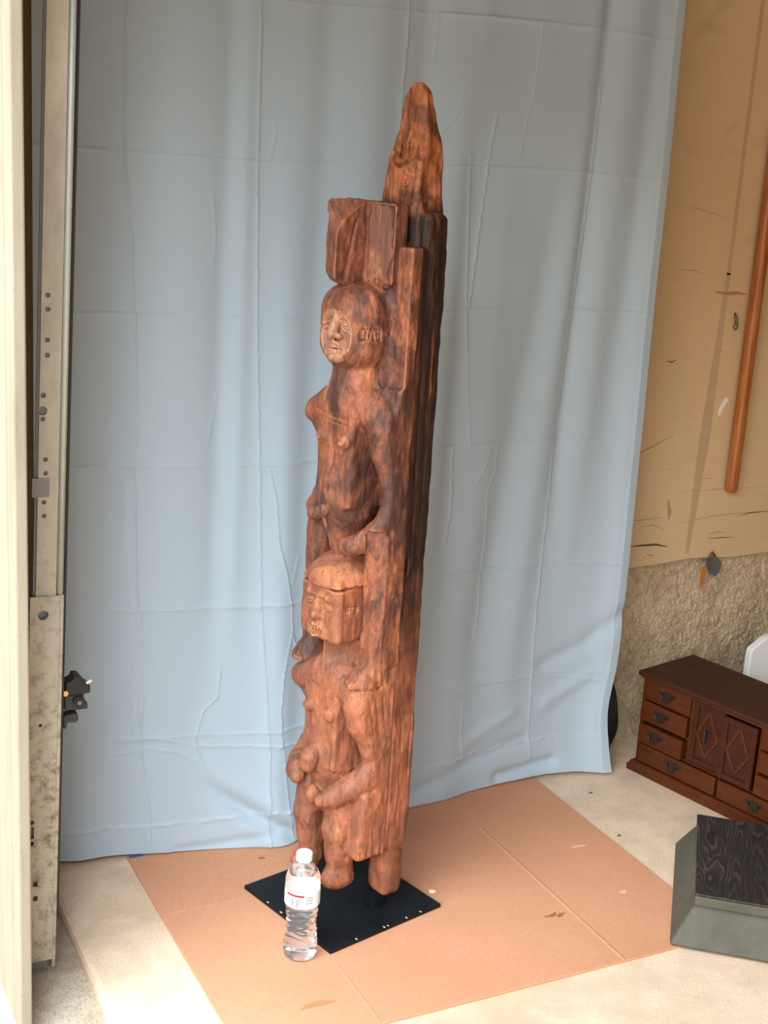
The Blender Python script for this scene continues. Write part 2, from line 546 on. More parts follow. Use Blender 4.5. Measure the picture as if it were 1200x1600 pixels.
def stroke(pts, w, mat, name='scuff_mark', y=WALL_Y - 0.0124, parent=wall):
    """a thin worn mark lying on the wall panel; pts = (x, z)"""
    bm = bmesh.new()
    P = [Vector((a, 0, b)) for a, b in pts]
    L_, R_ = [], []
    for i, q in enumerate(P):
        d = (P[min(i + 1, len(P) - 1)] - P[max(i - 1, 0)]).normalized()
        n = Vector((-d.z, 0, d.x))
        k = w * (0.35 if i in (0, len(P) - 1) else 1.0)
        L_.append(bm.verts.new(Vector((q.x, y, q.z)) + n * k / 2))
        R_.append(bm.verts.new(Vector((q.x, y, q.z)) - n * k / 2))
    for i in range(len(P) - 1):
        bm.faces.new((L_[i], L_[i + 1], R_[i + 1], R_[i]))
    return obj(name, bm, mat, parent)
stroke([(2.021, 0.525), (2.061, 0.525), (2.101, 0.524), (2.137, 0.516)], 0.006, M_SCUFF)
stroke([(2.265, 0.527), (2.307, 0.527), (2.356, 0.525)], 0.003, M_SCUFF)
stroke([(1.993, 0.592), (2.042, 0.592), (2.115, 0.595)], 0.003, M_SCUFF2)
stroke([(2.165, 0.575), (2.266, 0.587), (2.371, 0.59), (2.458, 0.588)], 0.0025, M_SCUFF2)
stroke([(2.351, 0.581), (2.397, 0.588), (2.458, 0.588)], 0.003, M_SCUFF)
stroke([(2.044, 0.575), (2.084, 0.577), (2.12, 0.563)], 0.003, M_SCUFF2)
stroke([(2.172, 0.522), (2.202, 0.531)], 0.003, M_SCUFF2)
stroke([(2.263, 0.539), (2.294, 0.543), (2.326, 0.539)], 0.004, M_SCUFF2)
stroke([(1.995, 0.756), (2.046, 0.776), (2.115, 0.806)], 0.002, M_SCUFF)
stroke([(2.192, 1.159), (2.227, 1.155), (2.256, 1.157), (2.289, 1.154)], 0.008, M_RUST)
stroke([(2.078, 1.356), (2.107, 1.354), (2.147, 1.346), (2.207, 1.335)], 0.002, M_SCUFF2)
stroke([(2.068, 0.991), (2.084, 0.988), (2.097, 0.994)], 0.004, M_SCUFF)
stroke([(2.223, 1.013), (2.241, 1.015)], 0.003, M_SCUFF)
stroke([(2.041, 1.037), (2.047, 1.044)], 0.0035, M_SCUFF)
stroke([(2.152, 0.658), (2.297, 0.658), (2.446, 0.656)], 0.002, M_SCUFF2)
stroke([(1.996, 0.719), (2.144, 0.718)], 0.002, M_SCUFF2)
stroke([(2.149, 0.706), (2.148, 0.726)], 0.0025, M_SCUFF2)
stroke([(2.219, 0.689), (2.26, 0.688)], 0.004, M_SCUFF2)
stroke([(2.065, 0.495), (2.076, 0.487)], 0.003, M_SCUFF)
stroke([(2.077, 0.499), (2.099, 0.495)], 0.004, M_SCUFF)
stroke([(2.071, 1.212), (2.12, 1.209), (2.146, 1.201)], 0.003, M_SCUFF2)
stroke([(2.11, 0.812), (2.112, 0.809)], 0.003, M_SCUFF)
stroke([(2.132, 0.587), (2.132, 0.607), (2.123, 0.638)], 0.012, M_SCUFF2)
stroke([(2.336, 0.825), (2.353, 0.827)], 0.003, M_SCUFF2)
stroke([(2.1, 1.362), (2.102, 1.36)], 0.004, M_SCUFF)

# stem wall, bumpy
X = np.concatenate([np.linspace(0.44, 1.84, 70), np.linspace(1.85, 2.62, 300), np.linspace(2.64, 4.2, 70)])[None, :]
Z = np.linspace(-0.02, 0.52, 190)[:, None]
nx, nz = X.size, Z.size
Yw = WALL_Y + 0.012 - 0.006 * vnoise(X, 0 * X, Z, 14, 5) - 0.0022 * vnoise(X, 0 * X, Z, 60, 6) - 0.0016 * vnoise(X, 0 * X, Z, 170, 7) - 0.0018 * np.random.RandomState(9).normal(0, 1, (Z.size, X.size)).clip(-1.6, 1.6)
Yw = Yw - 0.03 * np.clip(1 - Z / 0.05, 0, 1) ** 2
V = np.stack([np.broadcast_to(X, Yw.shape), Yw, np.broadcast_to(Z, Yw.shape)], -1).reshape(-1, 3)
idx = np.arange(nx * nz).reshape(nz, nx)
Fc = np.stack([idx[:-1, :-1], idx[:-1, 1:], idx[1:, 1:], idx[1:, :-1]], -1).reshape(-1, 4)
o = np_mesh('wall_base', V, Fc, M_STUCCO)
tag(o, 'rough brown stucco stem wall below the beige panel', 'wall', kind='structure')
bm = bmesh.new()
bx(bm, (0.3, WALL_Y + 0.045, -0.3), (6.4, WALL_Y + 0.2, 2.6))
tag(obj('wall_side', bm, M_INTER), 'garage side wall framing behind the panel', 'wall', kind='structure')
tag(obj('wall_far', box((6.2, -3.2, -0.3), (6.4, 2.8, 2.6)), M_INTER), 'back wall of the garage beyond the right edge', 'wall', kind='structure')
tag(obj('wall_opposite', box((0.39, -3.2, -0.3), (6.4, -3.0, 2.6)), M_INTER), 'opposite side wall of the garage', 'wall', kind='structure')
tag(obj('ceiling', box((0.30, -3.2, 2.45), (6.4, 2.8, 2.65)), M_CEIL), 'brown boarded garage ceiling', 'ceiling', kind='structure')
tag(obj('wall_header', box((0.32, -3.2, 1.98), (0.42, 2.8, 2.65)), M_WHITE), 'white painted header over the garage opening', 'wall', kind='structure')

# wing wall left of the opening, seen almost edge on
tag(obj('wall_left', box((0.4055, 2.06, -0.3), (0.416, 2.8, 2.45)), M_GREYWALL), 'grey framing of the garage opening behind the white trim', 'wall', kind='structure')
tag(obj('wall_jamb', box((0.4165, 2.062, 1.03), (0.4285, 2.8, 2.45)), M_GREYWALL), 'grey jamb board beside the upper part of the door track', 'wall', kind='structure')
bm = box((0.385, 2.001, -0.018), (0.405, 3.2, 2.08))
tag(obj('trim_1', bm, M_WHITE, bevel=0.002), 'broad white painted exterior trim board at the left edge', 'trim', kind='structure')
bm = box((0.386, 1.947, -0.014), (0.4055, 1.999, 2.08))
tag(obj('trim_2', bm, M_WHITE, bevel=0.003), 'narrow white painted corner strip beside the broad trim board', 'trim', kind='structure')


# wall details
tag(stroke([(2.226, 1.2), (2.226, 2.59)], 0.034, M_SEAM, 'seam_strip', WALL_Y - 0.0122), None)
stroke([(2.204, PANEL_Z + 0.02), (2.215, 0.8), (2.226, 1.205)], 0.034, M_SEAM, 'seam_strip', WALL_Y - 0.0122)
bm = bmesh.new()
pp = [(2.245, 0.853), (2.250, 0.872), (2.258, 0.889), (2.266, 0.898), (2.276, 0.890), (2.266, 0.876), (2.260, 0.868), (2.254, 0.851)]
prism(bm, pp, 0.0008, Matrix.Translation((0, WALL_Y - 0.0135, 0)))
tag(obj('paper_tape', bm, M_WPLAST), 'small curled scrap of white tape on the beige wall beside the pole', 'tape')
anc = empty('wall_anchor', (2.263, WALL_Y - 0.014, 1.088))
bm = bmesh.new(); tube(bm, [(-0.004, 0, 0.02), (-0.002, -0.004, 0.008), (0.001, -0.005, -0.006)], [0.002, 0.005, 0.004], 8)
obj('anchor_body', bm, M_GREYMET, anc, True)
bm = bmesh.new()
tube(bm, [(0.001 + 0.006 * math.cos(a), -0.003, -0.014 + 0.007 * math.sin(a)) for a in [k * math.pi / 5 for k in range(11)]], 0.0016, 6)
obj('ring', bm, M_SCUFF, anc, True)
tag(anc, 'tiny metal wall anchor with ring, left of the wooden pole', 'hook')

hk = empty('metal_bracket', (2.283, WALL_Y - 0.02, 0.45))
bm = bmesh.new()
prism(bm, [(-0.022, 0.024), (0.012, 0.030), (0.034, 0.008), (0.030, -0.014), (0.020, -0.026), (0.002, -0.020), (-0.012, 0.0)], 0.004)
obj('bent_plate', bm, M_GREYMET, hk, bevel=0.001)
bm = bmesh.new(); tube(bm, [(-0.012, -0.002, 0.022), (-0.016, -0.006, 0.034), (-0.006, -0.006, 0.044), (0.003, -0.002, 0.034)], 0.003, 6)
obj('hook', bm, M_SCUFF, hk, True)
bm = bmesh.new(); tube(bm, [(-0.006, -0.004, 0.004), (-0.006, -0.009, 0.004)], 0.005, 10)
obj('screw_head', bm, M_GREYMET, hk)
tag(hk, 'bent grey metal bracket nailed under the beige panel edge', 'bracket')
bm = bmesh.new()
prism(bm, [(-0.006, 0.0), (0.004, 0.002), (0.008, -0.02), (0.004, -0.045), (-0.004, -0.062), (-0.005, -0.035), (-0.008, -0.018)], 0.0025)
o = obj('orange_scrap', bm, M_ORANGE); o.location = (2.262, WALL_Y - 0.018, 0.452)
tag(o, 'thin orange scrap hanging beside the metal bracket on the stucco', 'scrap')

# ------------------------------------------------------------------ cloth backdrop
cx0, cx1, cz0, cz1 = 0.520, 1.892, 0.0, 2.06
nx, nz = 600, 800
xv = np.linspace(cx0, cx1, nx)
zv = cz1 - (cz1 - cz0) * np.linspace(0, 1, nz)
Xg, Zg = np.meshgrid(xv, zv)
foot_x = [0.50, 0.556, 0.70, 0.86, 1.03, 1.18, 1.352, 1.53, 1.72, 1.83, 1.892]
foot_y = [2.452, 2.448, 2.421, 2.385, 2.345, 2.375, 2.410, 2.432, 2.442, 2.425, 2.398]
Yfoot = np.interp(xv, foot_x, foot_y)[None, :]
ker = np.ones(31) / 31.0
Yfoot = np.convolve(np.pad(Yfoot[0], 15, mode='edge'), ker, 'valid')[None, :]
hgt = np.clip(Zg / 1.9, 0, 1)
Yc = Yfoot * (1 - hgt) ** 1.6 + 2.432 * (1 - (1 - hgt) ** 1.6)
# soft hanging folds
def fold(x0, w, amp, slant=0.0, za=0.0, zb=2.1, soft=0.25):
    c_ = x0 + slant * (Zg - 0.8)
    env = 1 / (1 + np.exp(-(Zg - za) / (soft * 0.25))) * 1 / (1 + np.exp((Zg - zb) / (soft * 0.25)))
    return amp * np.exp(-((Xg - c_) / w) ** 2) * env
for a in ((0.60, 0.035, -0.008, 0.0, -.3, 2.2), (0.665, 0.02, 0.007, 0.01, 0.2, 2.2), (0.78, 0.05, -0.008, 0.02, 0.0, 2.2), (0.87, 0.025, 0.006, 0.015, 0.5, 2.2),
          (0.905, 0.02, -0.005, 0.01, 0.5, 2.2), (1.00, 0.035, -0.008, 0.0, 0.1, 1.3), (1.06, 0.03, 0.007, 0.02, 0.2, 2.2), (1.15, 0.05, -0.01, 0.02, 0.0, 2.2), (1.27, 0.03, 0.01, 0.02, 0.0, 2.2),
          (1.345, 0.04, -0.012, 0.05, 0.3, 2.2), (1.405, 0.03, 0.006, -0.02, 0.5, 2.2), (1.475, 0.04, -0.007, 0.03, 0.0, 1.4), (1.56, 0.045, 0.012, 0.14, 0.35, 2.2), (1.62, 0.04, -0.010, 0.06, 0.2, 2.2),
          (1.685, 0.022, 0.012, 0.03, 0.75, 2.2), (1.74, 0.03, -0.006, 0.03, 0.6, 2.2), (1.80, 0.035, 0.009, 0.05, 0.9, 2.2), (1.865, 0.03, -0.010, 0.0, 0.0, 2.2)):
    Yc = Yc + fold(*a)
Yc = Yc + 0.004 * vnoise(Xg, 0 * Xg, Zg, (5, 5, 1.6), 21) + 0.0022 * vnoise(Xg, 0 * Xg, Zg, (16, 5, 3.5), 22)
def dist_poly(pts):
    best = np.full(Xg.shape, 9.0, dtype=np.float32)
    side = np.zeros(Xg.shape, dtype=np.float32)
    for (ax, az), (bx_, bz) in zip(pts[:-1], pts[1:]):
        m = ((Xg > min(ax, bx_) - .08) & (Xg < max(ax, bx_) + .08) & (Zg > min(az, bz) - .08) & (Zg < max(az, bz) + .08))
        if not m.any(): continue
        px, pz = Xg[m] - ax, Zg[m] - az
        dx, dz = bx_ - ax, bz - az
        L2 = dx * dx + dz * dz + 1e-9
        tt = np.clip((px * dx + pz * dz) / L2, 0, 1)
        d = np.hypot(px - tt * dx, pz - tt * dz)
        s = np.sign(px * dz - pz * dx)
        cur = best[m]
        k = d < cur
        cur[k] = d[k]
        best[m] = cur
        sd = side[m]; sd[k] = s[k]; side[m] = sd
    return best, side
def crease(pts, amp=0.0016, w=0.006, asym=0.6):
    global Yc
    d, s = dist_poly(pts)
    Yc = Yc - amp * np.exp(-d / w) * (1 + asym * s)
# pressed fold lines of the packed cloth
for k, z0 in enumerate((1.70, 1.412, 1.122, 0.832, 0.540, 0.268)):
    crease([(0.52, z0 + 0.002), (0.75, z0), (0.95, z0 - 0.004), (1.2, z0 + 0.002), (1.45, z0 + 0.012), (1.68, z0 + 0.012), (1.892, z0 + 0.004)], (0.0012, 0.0015, 0.0020, 0.0020, 0.0022, 0.0015)[k], 0.005)
for pts in ([(0.690, 2.06), (0.688, 1.41), (0.704, 1.113), (0.705, 0.83), (0.716, 0.55), (0.728, 0.2), (0.735, 0.0)], [(0.935, 2.06), (0.938, 1.41), (0.943, 1.118), (0.955, 0.823), (0.964, 0.527), (0.985, 0.22), (0.99, 0.0)],
            [(1.235, 2.06), (1.24, 1.65), (1.215, 1.12)], [(1.395, 1.44), (1.414, 1.14), (1.447, 0.84)]):
    crease(pts, 0.0020, 0.005)
CR = {'a': [(0.713, 0.897), (0.707, 0.829), (0.711, 0.772), (0.712, 0.618), (0.718, 0.552)], 'b': [(0.703, 0.829), (0.691, 0.798), (0.689, 0.684), (0.7, 0.554), (0.708, 0.282)],
 'c': [(0.975, 0.815), (0.989, 0.755), (0.997, 0.661), (1.016, 0.598), (1.029, 0.527), (1.032, 0.471), (1.055, 0.407)], 'c2': [(1.027, 0.583), (1.04, 0.633)],
 'd': [(1.029, 0.464), (1.013, 0.388), (1.007, 0.31), (1.011, 0.229)], 'e': [(0.884, 0.404), (0.877, 0.342), (0.85, 0.317), (0.835, 0.263), (0.835, 0.241), (0.864, 0.158)],
 'f': [(0.68, 0.261), (0.746, 0.269), (0.786, 0.259), (0.835, 0.241), (0.91, 0.237), (1.084, 0.226)], 'g': [(0.68, 0.233), (0.733, 0.246), (0.793, 0.234), (0.835, 0.206)],
 'y': [(0.692, 1.75), (0.688, 1.571), (0.694, 1.453), (0.687, 1.414), (0.698, 1.30), (0.700, 1.20), (0.706, 1.113), (0.710, 0.994), (0.713, 0.897)],
 'i': [(0.722, 0.531), (0.729, 0.348), (0.722, 0.273), (0.734, 0.165), (0.746, 0.076), (0.744, 0.018)], 'j': [(1.016, 0.214), (1.024, 0.146), (1.032, 0.069), (1.047, 0.005)],
 'l': [(1.499, 0.821), (1.485, 0.782), (1.462, 0.741)], 'm': [(1.523, 0.83), (1.522, 0.773), (1.502, 0.731), (1.511, 0.636), (1.508, 0.555)], 'n': [(1.503, 0.54), (1.511, 0.457), (1.501, 0.382)],
 'o': [(1.406, 0.835), (1.413, 0.715), (1.405, 0.629)], 'p': [(1.433, 0.27), (1.491, 0.275), (1.592, 0.278), (1.666, 0.275), (1.855, 0.252)], 'q': [(1.48, 0.245), (1.482, 0.151), (1.494, 0.085)],
 'r': [(1.672, 0.845), (1.67, 0.714), (1.666, 0.564), (1.665, 0.441), (1.671, 0.274), (1.677, 0.137), (1.69, 0.045)], 's': [(1.71, 1.605), (1.706, 1.437), (1.696, 1.251), (1.683, 1.086), (1.677, 0.917)],
 't': [(1.545, 1.702), (1.54, 1.567), (1.527, 1.516), (1.518, 1.453)], 'v': [(1.300, 1.609), (1.306, 1.709), (1.348, 1.708), (1.543, 1.712)], 'w': [(1.368, 1.567), (1.358, 1.518), (1.325, 1.479)],
 'x': [(1.453, 1.524), (1.444, 1.462), (1.44, 1.424), (1.421, 1.14)], 'z': [(0.969, 1.481), (0.972, 1.453), (0.964, 1.417)], 'aa': [(0.85, 1.349), (0.859, 1.268), (0.854, 1.209)], 'cc': [(0.868, 0.966), (0.851, 0.866)]}
for k, pts in CR.items():
    crease(pts, 0.0010 if k in ('aa', 'cc', 'z', 'c2', 't', 'w') else 0.0018, 0.0034, 0.8)
# diagonal pull at the foot
d, s = dist_poly([(0.829, 0.170), (0.893, 0.120), (0.974, 0.062), (1.058, 0.01), (1.12, -0.03)])
tp = np.clip((Xg - 0.83) / 0.10, 0, 1) * np.clip((1.12 - Xg) / 0.06, 0, 1)
Yc = Yc + tp * (0.011 * np.exp(-(d / 0.016) ** 2) - 0.006 * np.exp(-((d - 0.034) / 0.022) ** 2))
d, s = dist_poly([(0.80, 0.004), (0.88, 0.010), (0.96, 0.022), (1.0, 0.03)])
Yc = Yc + 0.004 * np.exp(-(d / 0.012) ** 2)
for (pts, am, w_) in (([(1.34, 0.03), (1.5, 0.075), (1.66, 0.11)], 0.006, 0.02), ([(1.70, 0.30), (1.80, 0.34), (1.89, 0.42)], 0.007, 0.02), ([(1.72, 0.20), (1.82, 0.26)], -0.006, 0.02), ([(1.60, 0.02), (1.75, 0.035)], 0.01, 0.016), ([(1.50, 0.13), (1.62, 0.19)], -0.005, 0.02)):
    d, s = dist_poly(pts)
    Yc = Yc + am * np.exp(-(d / w_) ** 2)
# hems: doubled cloth at the foot and the right edge
hem = 0.066 + 0.035 * np.clip((Xg - 0.75) / 0.9, 0, 1) + 0.003 * vnoise(Xg, 0 * Xg, 0 * Xg, 40, 31)
Yc = Yc - 0.0012 / (1 + np.exp((Zg - hem) / 0.0012)) - 0.0022 * np.exp(-((Zg - hem) / 0.004) ** 2) * (0.6 + 0.8 * vnoise(Xg, 0 * Xg, Zg, 70, 32))
Yc = Yc - 0.0012 / (1 + np.exp(-(Xg - (cx1 - 0.022)) / 0.0012)) - 0.0012 * np.exp(-((Xg - (cx1 - 0.022)) / 0.003) ** 2)
# the foot hangs a little above or on the floor and the right corner kicks out
Zb = Zg + (0.0085 + 0.002 * np.sin(Xg * 12)) * np.clip(1 - Zg / 0.3, 0, 1)
Xb = Xg + 0.014 * np.clip(1 - Zg / 0.10, 0, 1) ** 2 * np.clip((Xg - 1.7) / 0.19, 0, 1) - 0.016 * np.exp(-((Zg - 0.17) / 0.09) ** 2) * np.clip((Xg - 1.75) / 0.14, 0, 1)
Yc = np.minimum(Yc, WALL_Y - 0.05)
V = np.stack([Xb, Yc, Zb], -1).reshape(-1, 3)
idx = np.arange(nx * nz).reshape(nz, nx)
Fc = np.stack([idx[:-1, :-1], idx[1:, :-1], idx[1:, 1:], idx[:-1, 1:]], -1).reshape(-1, 4)
o = np_mesh('backdrop_cloth', V, Fc, M_CLOTH)
tag(o, 'pale blue creased cloth sheet hung as a backdrop behind the carved post', 'curtain')
# dark cloth slumped behind the right edge of the backdrop
n_r, n_s = 40, 12
V, Fc = [], []
for i in range(n_r):
    f = i / (n_r - 1)
    z = 0.010 + 0.30 * f
    w = 0.050 * (1 - f) ** 0.5 + 0.012
    for k in range(n_s):
        a = 2 * math.pi * k / n_s
        wr = 1 + 0.25 * math.sin(3 * a + 8 * f) + 0.12 * math.sin(5 * a - 13 * f)
        V.append((1.922 + 0.010 * math.sin(5 * f) + w * 0.75 * wr * math.cos(a), 2.500 + w * 0.6 * wr * math.sin(a), z))
for i in range(n_r - 1):
    for k in range(n_s):
        Fc.append((i * n_s + k, i * n_s + (k + 1) % n_s, (i + 1) * n_s + (k + 1) % n_s, (i + 1) * n_s + k))
o = np_mesh('dark_cloth_bundle', V, Fc, M_DARKCLOTH)
tag(o, 'dark cloth bundle peeking out behind the right edge of the blue sheet', 'cloth')

# ------------------------------------------------------------------ door track
def mesh_boolean(o, cutter_bm):
    c = obj('cutter', cutter_bm, None, o.parent)
    m = o.modifiers.new('cut', 'BOOLEAN'); m.operation = 'DIFFERENCE'; m.solver = 'EXACT'; m.object = c
    dg = bpy.context.evaluated_depsgraph_get()
    me = bpy.data.meshes.new_from_object(o.evaluated_get(dg))
    o.modifiers.clear()
    o.data = me
    bpy.data.objects.remove(c, do_unlink=True)
trk = empty('door_track', (0.4305, 2.10, 0.0))
trk.rotation_euler = (0, R(1.42), 0)
TX = lambda x, z: (x - 0.4305) - z * math.tan(R(1.42))
bm = box((0.001, 0.0, 0.69), (0.034, 0.0025, 2.0))
web = obj('track_web', bm, M_TRACK, trk)
cb = bmesh.new()
for x, z, r_ in ((0.471, 1.193, .0042), (0.471, 1.171, .0042), (0.470, 1.123, .0042), (0.470, 1.099, .0042), (0.463, 1.035, .0045), (0.462, 1.010, .0075), (0.462, 0.997, .004), (0.466, 0.931, .004), (0.466, 0.908, .004), (0.463, 0.860, .004), (0.463, 0.837, .004)):
    tube(cb, [(TX(x, z), -0.02, z), (TX(x, z), 0.02, z)], r_, 14)
mesh_boolean(web, cb)
bm = box((-0.009, -0.004, 0.02), (0.040, -0.0005, 0.70))
low = obj('track_foot_plate', bm, M_TRACK, trk)
cb = bmesh.new()
for x, z, r_ in ((0.460, 0.668, .0085), (0.454, 0.472, .003), (0.438, 0.293, .0045), (0.437, 0.253, .0045)):
    tube(cb, [(TX(x, z), -0.03, z), (TX(x, z), 0.03, z)], r_, 14)
bx(cb, (TX(0.437, .27) - .0045, -.03, .262), (TX(0.437, .27) + .0045, .03, .285))
for z in (0.174, 0.146):
    bx(cb, (TX(0.443, z) - .004, -.03, z - .005), (TX(0.443, z) + .004, .03, z + .005))
mesh_boolean(low, cb)
bm = box((-0.003, 0.004, 0.0), (0.034, 0.008, 2.0)); obj('track_backing', bm, M_GREYMET, trk)
bm = bmesh.new()   # rolled half round lip
N = 8
for i in range(2):
    pass
prof = [(0.034 + 0.007 - 0.007 * math.cos(math.pi * k / N), 0.010 - 0.010 * math.sin(math.pi * k / N)) for k in range(N + 1)]
va = [bm.verts.new((x, y, 0.69)) for x, y in prof]; vb = [bm.verts.new((x, y, 2.0)) for x, y in prof]
for k in range(N):
    bm.faces.new((va[k], va[k + 1], vb[k + 1], vb[k]))
obj('rolled_lip', bm, M_GALV, trk, True).modifiers.new('t', 'SOLIDIFY').thickness = 0.0015
bm = box((0.0485, 0.006, 0.10), (0.0525, 0.035, 2.0)); obj('black_seal', bm, M_BLACK, trk)
bm = box((0.0405, -0.001, 0.002), (0.0475, 0.045, 0.70)); obj('edge_strip', bm, M_TRACK, trk, bevel=0.0015)
z = 0.884; bm = box((TX(0.459, z) - 0.015, -0.0012, z - 0.015), (TX(0.459, z) + 0.013, -0.0002, z + 0.016)); obj('tape_patch', bm, M_TAPE, trk)
tag(trk, 'mottled beige metal garage door track with bolt holes and grey tape', 'door track')

lt = empty('latch_roller', (0.5045, 2.118, 0.497))
bm = bmesh.new(); prism(bm, [(-0.004, 0.012), (-0.002, 0.034), (0.010, 0.040), (0.012, 0.047), (0.022, 0.046), (0.034, 0.030), (0.040, 0.026), (0.040, 0.013), (0.030, 0.012)], 0.030)
obj('upper_clamp', bm, M_BLACK, lt, bevel=0.002)
bm = bmesh.new(); prism(bm, [(-0.004, -0.016), (-0.004, 0.012), (0.030, 0.010), (0.030, -0.004), (0.036, -0.006), (0.037, -0.018), (0.020, -0.018)], 0.026, Matrix.Translation((0, 0.004, 0)))
obj('body', bm, M_BLKMET, lt, bevel=0.002)
bm = bmesh.new(); tube(bm, [(0.020, -0.002, -0.001), (0.020, 0.006, -0.001)], 0.0095, 18); obj('roller', bm, M_BLACK, lt, bevel=0.001)
bm = bmesh.new(); tube(bm, [(0.020, -0.006, -0.001), (0.020, -0.001, -0.001)], 0.004, 8); obj('bolt', bm, M_GREYMET, lt)
bm = bmesh.new(); tube(bm, [(0.034, 0.004, 0.030), (0.042, 0.0, 0.036)], 0.0025, 8); obj('bolt', bm, M_CHIP, lt)
bm = bmesh.new(); tube(bm, [(-0.004, -0.001, 0.019), (-0.004, -0.005, 0.019)], 0.005, 10); obj('bolt', bm, M_BRASS, lt)
bm = bmesh.new(); prism(bm, [(-0.006, -0.048), (-0.006, -0.026), (-0.001, -0.024), (0.018, -0.022), (0.020, -0.034), (0.016, -0.040), (0.001, -0.038), (-0.001, -0.050)], 0.020, Matrix.Translation((0, 0.002, 0)))
obj('lower_hook', bm, M_BLKMET, lt, bevel=0.0015)
tag(lt, 'black door latch clamp with bolts on the left door track', 'latch')

# ------------------------------------------------------------------ cardboard on the floor
CT = 0.005
card = obj('cardboard_sheet', box((0.698, 1.733, 0.0004), (1.708, 2.452, CT)), M_CARD, bevel=0.001)
tag(card, 'flattened brown cardboard sheet with fold lines on the garage floor', 'cardboard')
def floor_strip(name, pts, w, mat, parent, z=CT, h=0.0012):
    bm = bmesh.new()
    P = [Vector((a, b, 0)) for a, b in pts]
    for i in range(len(P) - 1):
        d = (P[i + 1] - P[i]).normalized(); n = Vector((-d.y, d.x, 0)) * w / 2
        q = [P[i] - n, P[i] + n, P[i + 1] + n, P[i + 1] - n]
        a = [bm.verts.new((v.x, v.y, z - 0.0003)) for v in q]
        m0 = bm.verts.new((P[i].x, P[i].y, z + h)); m1 = bm.verts.new((P[i + 1].x, P[i + 1].y, z + h))
        bm.faces.new((a[0], m0, m1, a[3])); bm.faces.new((m0, a[1], a[2], m1)); bm.faces.new((a[0], a[1], m0)); bm.faces.new((a[3], m1, a[2]))
    return obj(name, bm, mat, parent)
floor_strip('fold_ridge', [(1.458, 2.27), (1.458, 1.735)], 0.012, M_CARD, card, h=0.0010)
floor_strip('fold_ridge', [(0.948, 2.34), (0.948, 2.245)], 0.010, M_CARD, card, h=0.0005)
floor_strip('fold_ridge', [(0.948, 1.925), (0.948, 1.735)], 0.010, M_CARD, card, h=0.0005)
floor_strip('fold_ridge', [(0.70, 2.185), (0.80, 2.187), (0.868, 2.189)], 0.006, M_CARD, card, h=0.0006)
def blob(name, c, rx, ry, mat, z, h=0.0006, seed=0, parent=None, n=22, amp=0.35):
    rg = random.Random(seed)
    bm = bmesh.new(); ph = [rg.uniform(0, 6.28) for _ in range(4)]
    vs_ = []
    for k in range(n):
        a = 2 * math.pi * k / n
        r_ = 1 + amp * (math.sin(2 * a + ph[0]) * 0.5 + math.sin(3 * a + ph[1]) * 0.5 + math.sin(5 * a + ph[2]) * 0.35)
        vs_.append((c[0] + rx * r_ * math.cos(a), c[1] + ry * r_ * math.sin(a)))
    top_ = [bm.verts.new((x, y, z + h)) for x, y in vs_]
    bot_ = [bm.verts.new((x, y, z - 0.0002)) for x, y in vs_]
    bm.faces.new(top_)
    for k in range(n):
        bm.faces.new((bot_[k], bot_[(k + 1) % n], top_[(k + 1) % n], top_[k]))
    return obj(name, bm, mat, parent)
blob('stain', (1.412, 1.913), 0.010, 0.0055, M_STAIN, CT, 0.0003, 1, card, amp=0.7)
blob('stain', (1.428, 1.908), 0.010, 0.005, M_STAIN, CT, 0.0003, 2, card, amp=0.7)
blob('stain', (0.868, 1.822), 0.026, 0.009, M_STAIN2, CT, 0.0002, 3, card)
blob('scrape', (1.62, 2.125), 0.022, 0.003, M_CARD2, CT, 0.0004, 5, card)
blob('scrape', (1.60, 1.935), 0.010, 0.004, M_CARD2, CT, 0.0004, 6, card)
for i, (x, y, rx, ry, lab) in enumerate(((1.229, 2.073, 0.006, 0.0035, 'pale wood chip lying on cardboard right of the black plate'), (0.955, 2.315, 0.006, 0.003, 'small brown wood crumb on cardboard under the sheet hem, left of the post'))):
    o = blob('small_bit', (0, 0), rx, ry, M_CHIP if i == 0 else M_STAIN, 0, 0.004 if i == 0 else 0.002, 10 + i, amp=0.5, n=9); o.location = (x, y, CT + 0.0003)
    tag(o, lab, 'debris')
for i, (x, y, lab) in enumerate(((1.74, 2.14, 'dark crumb on bare concrete near the cabinet plinth'), (1.80, 2.335, 'dark crumb on concrete just below the right hem of the sheet'))):
    o = blob('dirt_crumb', (0, 0), 0.004, 0.0028, M_SCUFF, 0, 0.002, 20 + i, amp=0.5, n=8); o.location = (x, y, 0.0003)
    tag(o, lab, 'debris')
o = obj('blue_strip', box((0, 0, 0), (0.045, 0.008, 0.0012)), M_BLUETAPE); o.location = (0.702, 2.408, CT + 0.0005); o.rotation_euler = (0, 0, R(4))
tag(o, 'blue printed paper strip under the cloth hem at the cardboard corner', 'paper')

# ------------------------------------------------------------------ small cabinet
cab = empty('drawer_cabinet', (1.978, 2.408, 0.0), R(-77.0))
Lc, Dc = 0.490, 0.195
def cpart(name, lo, hi, mat, parent=cab, bev=0.0012):
    return obj(name, box(lo, hi), mat, parent, bevel=bev)
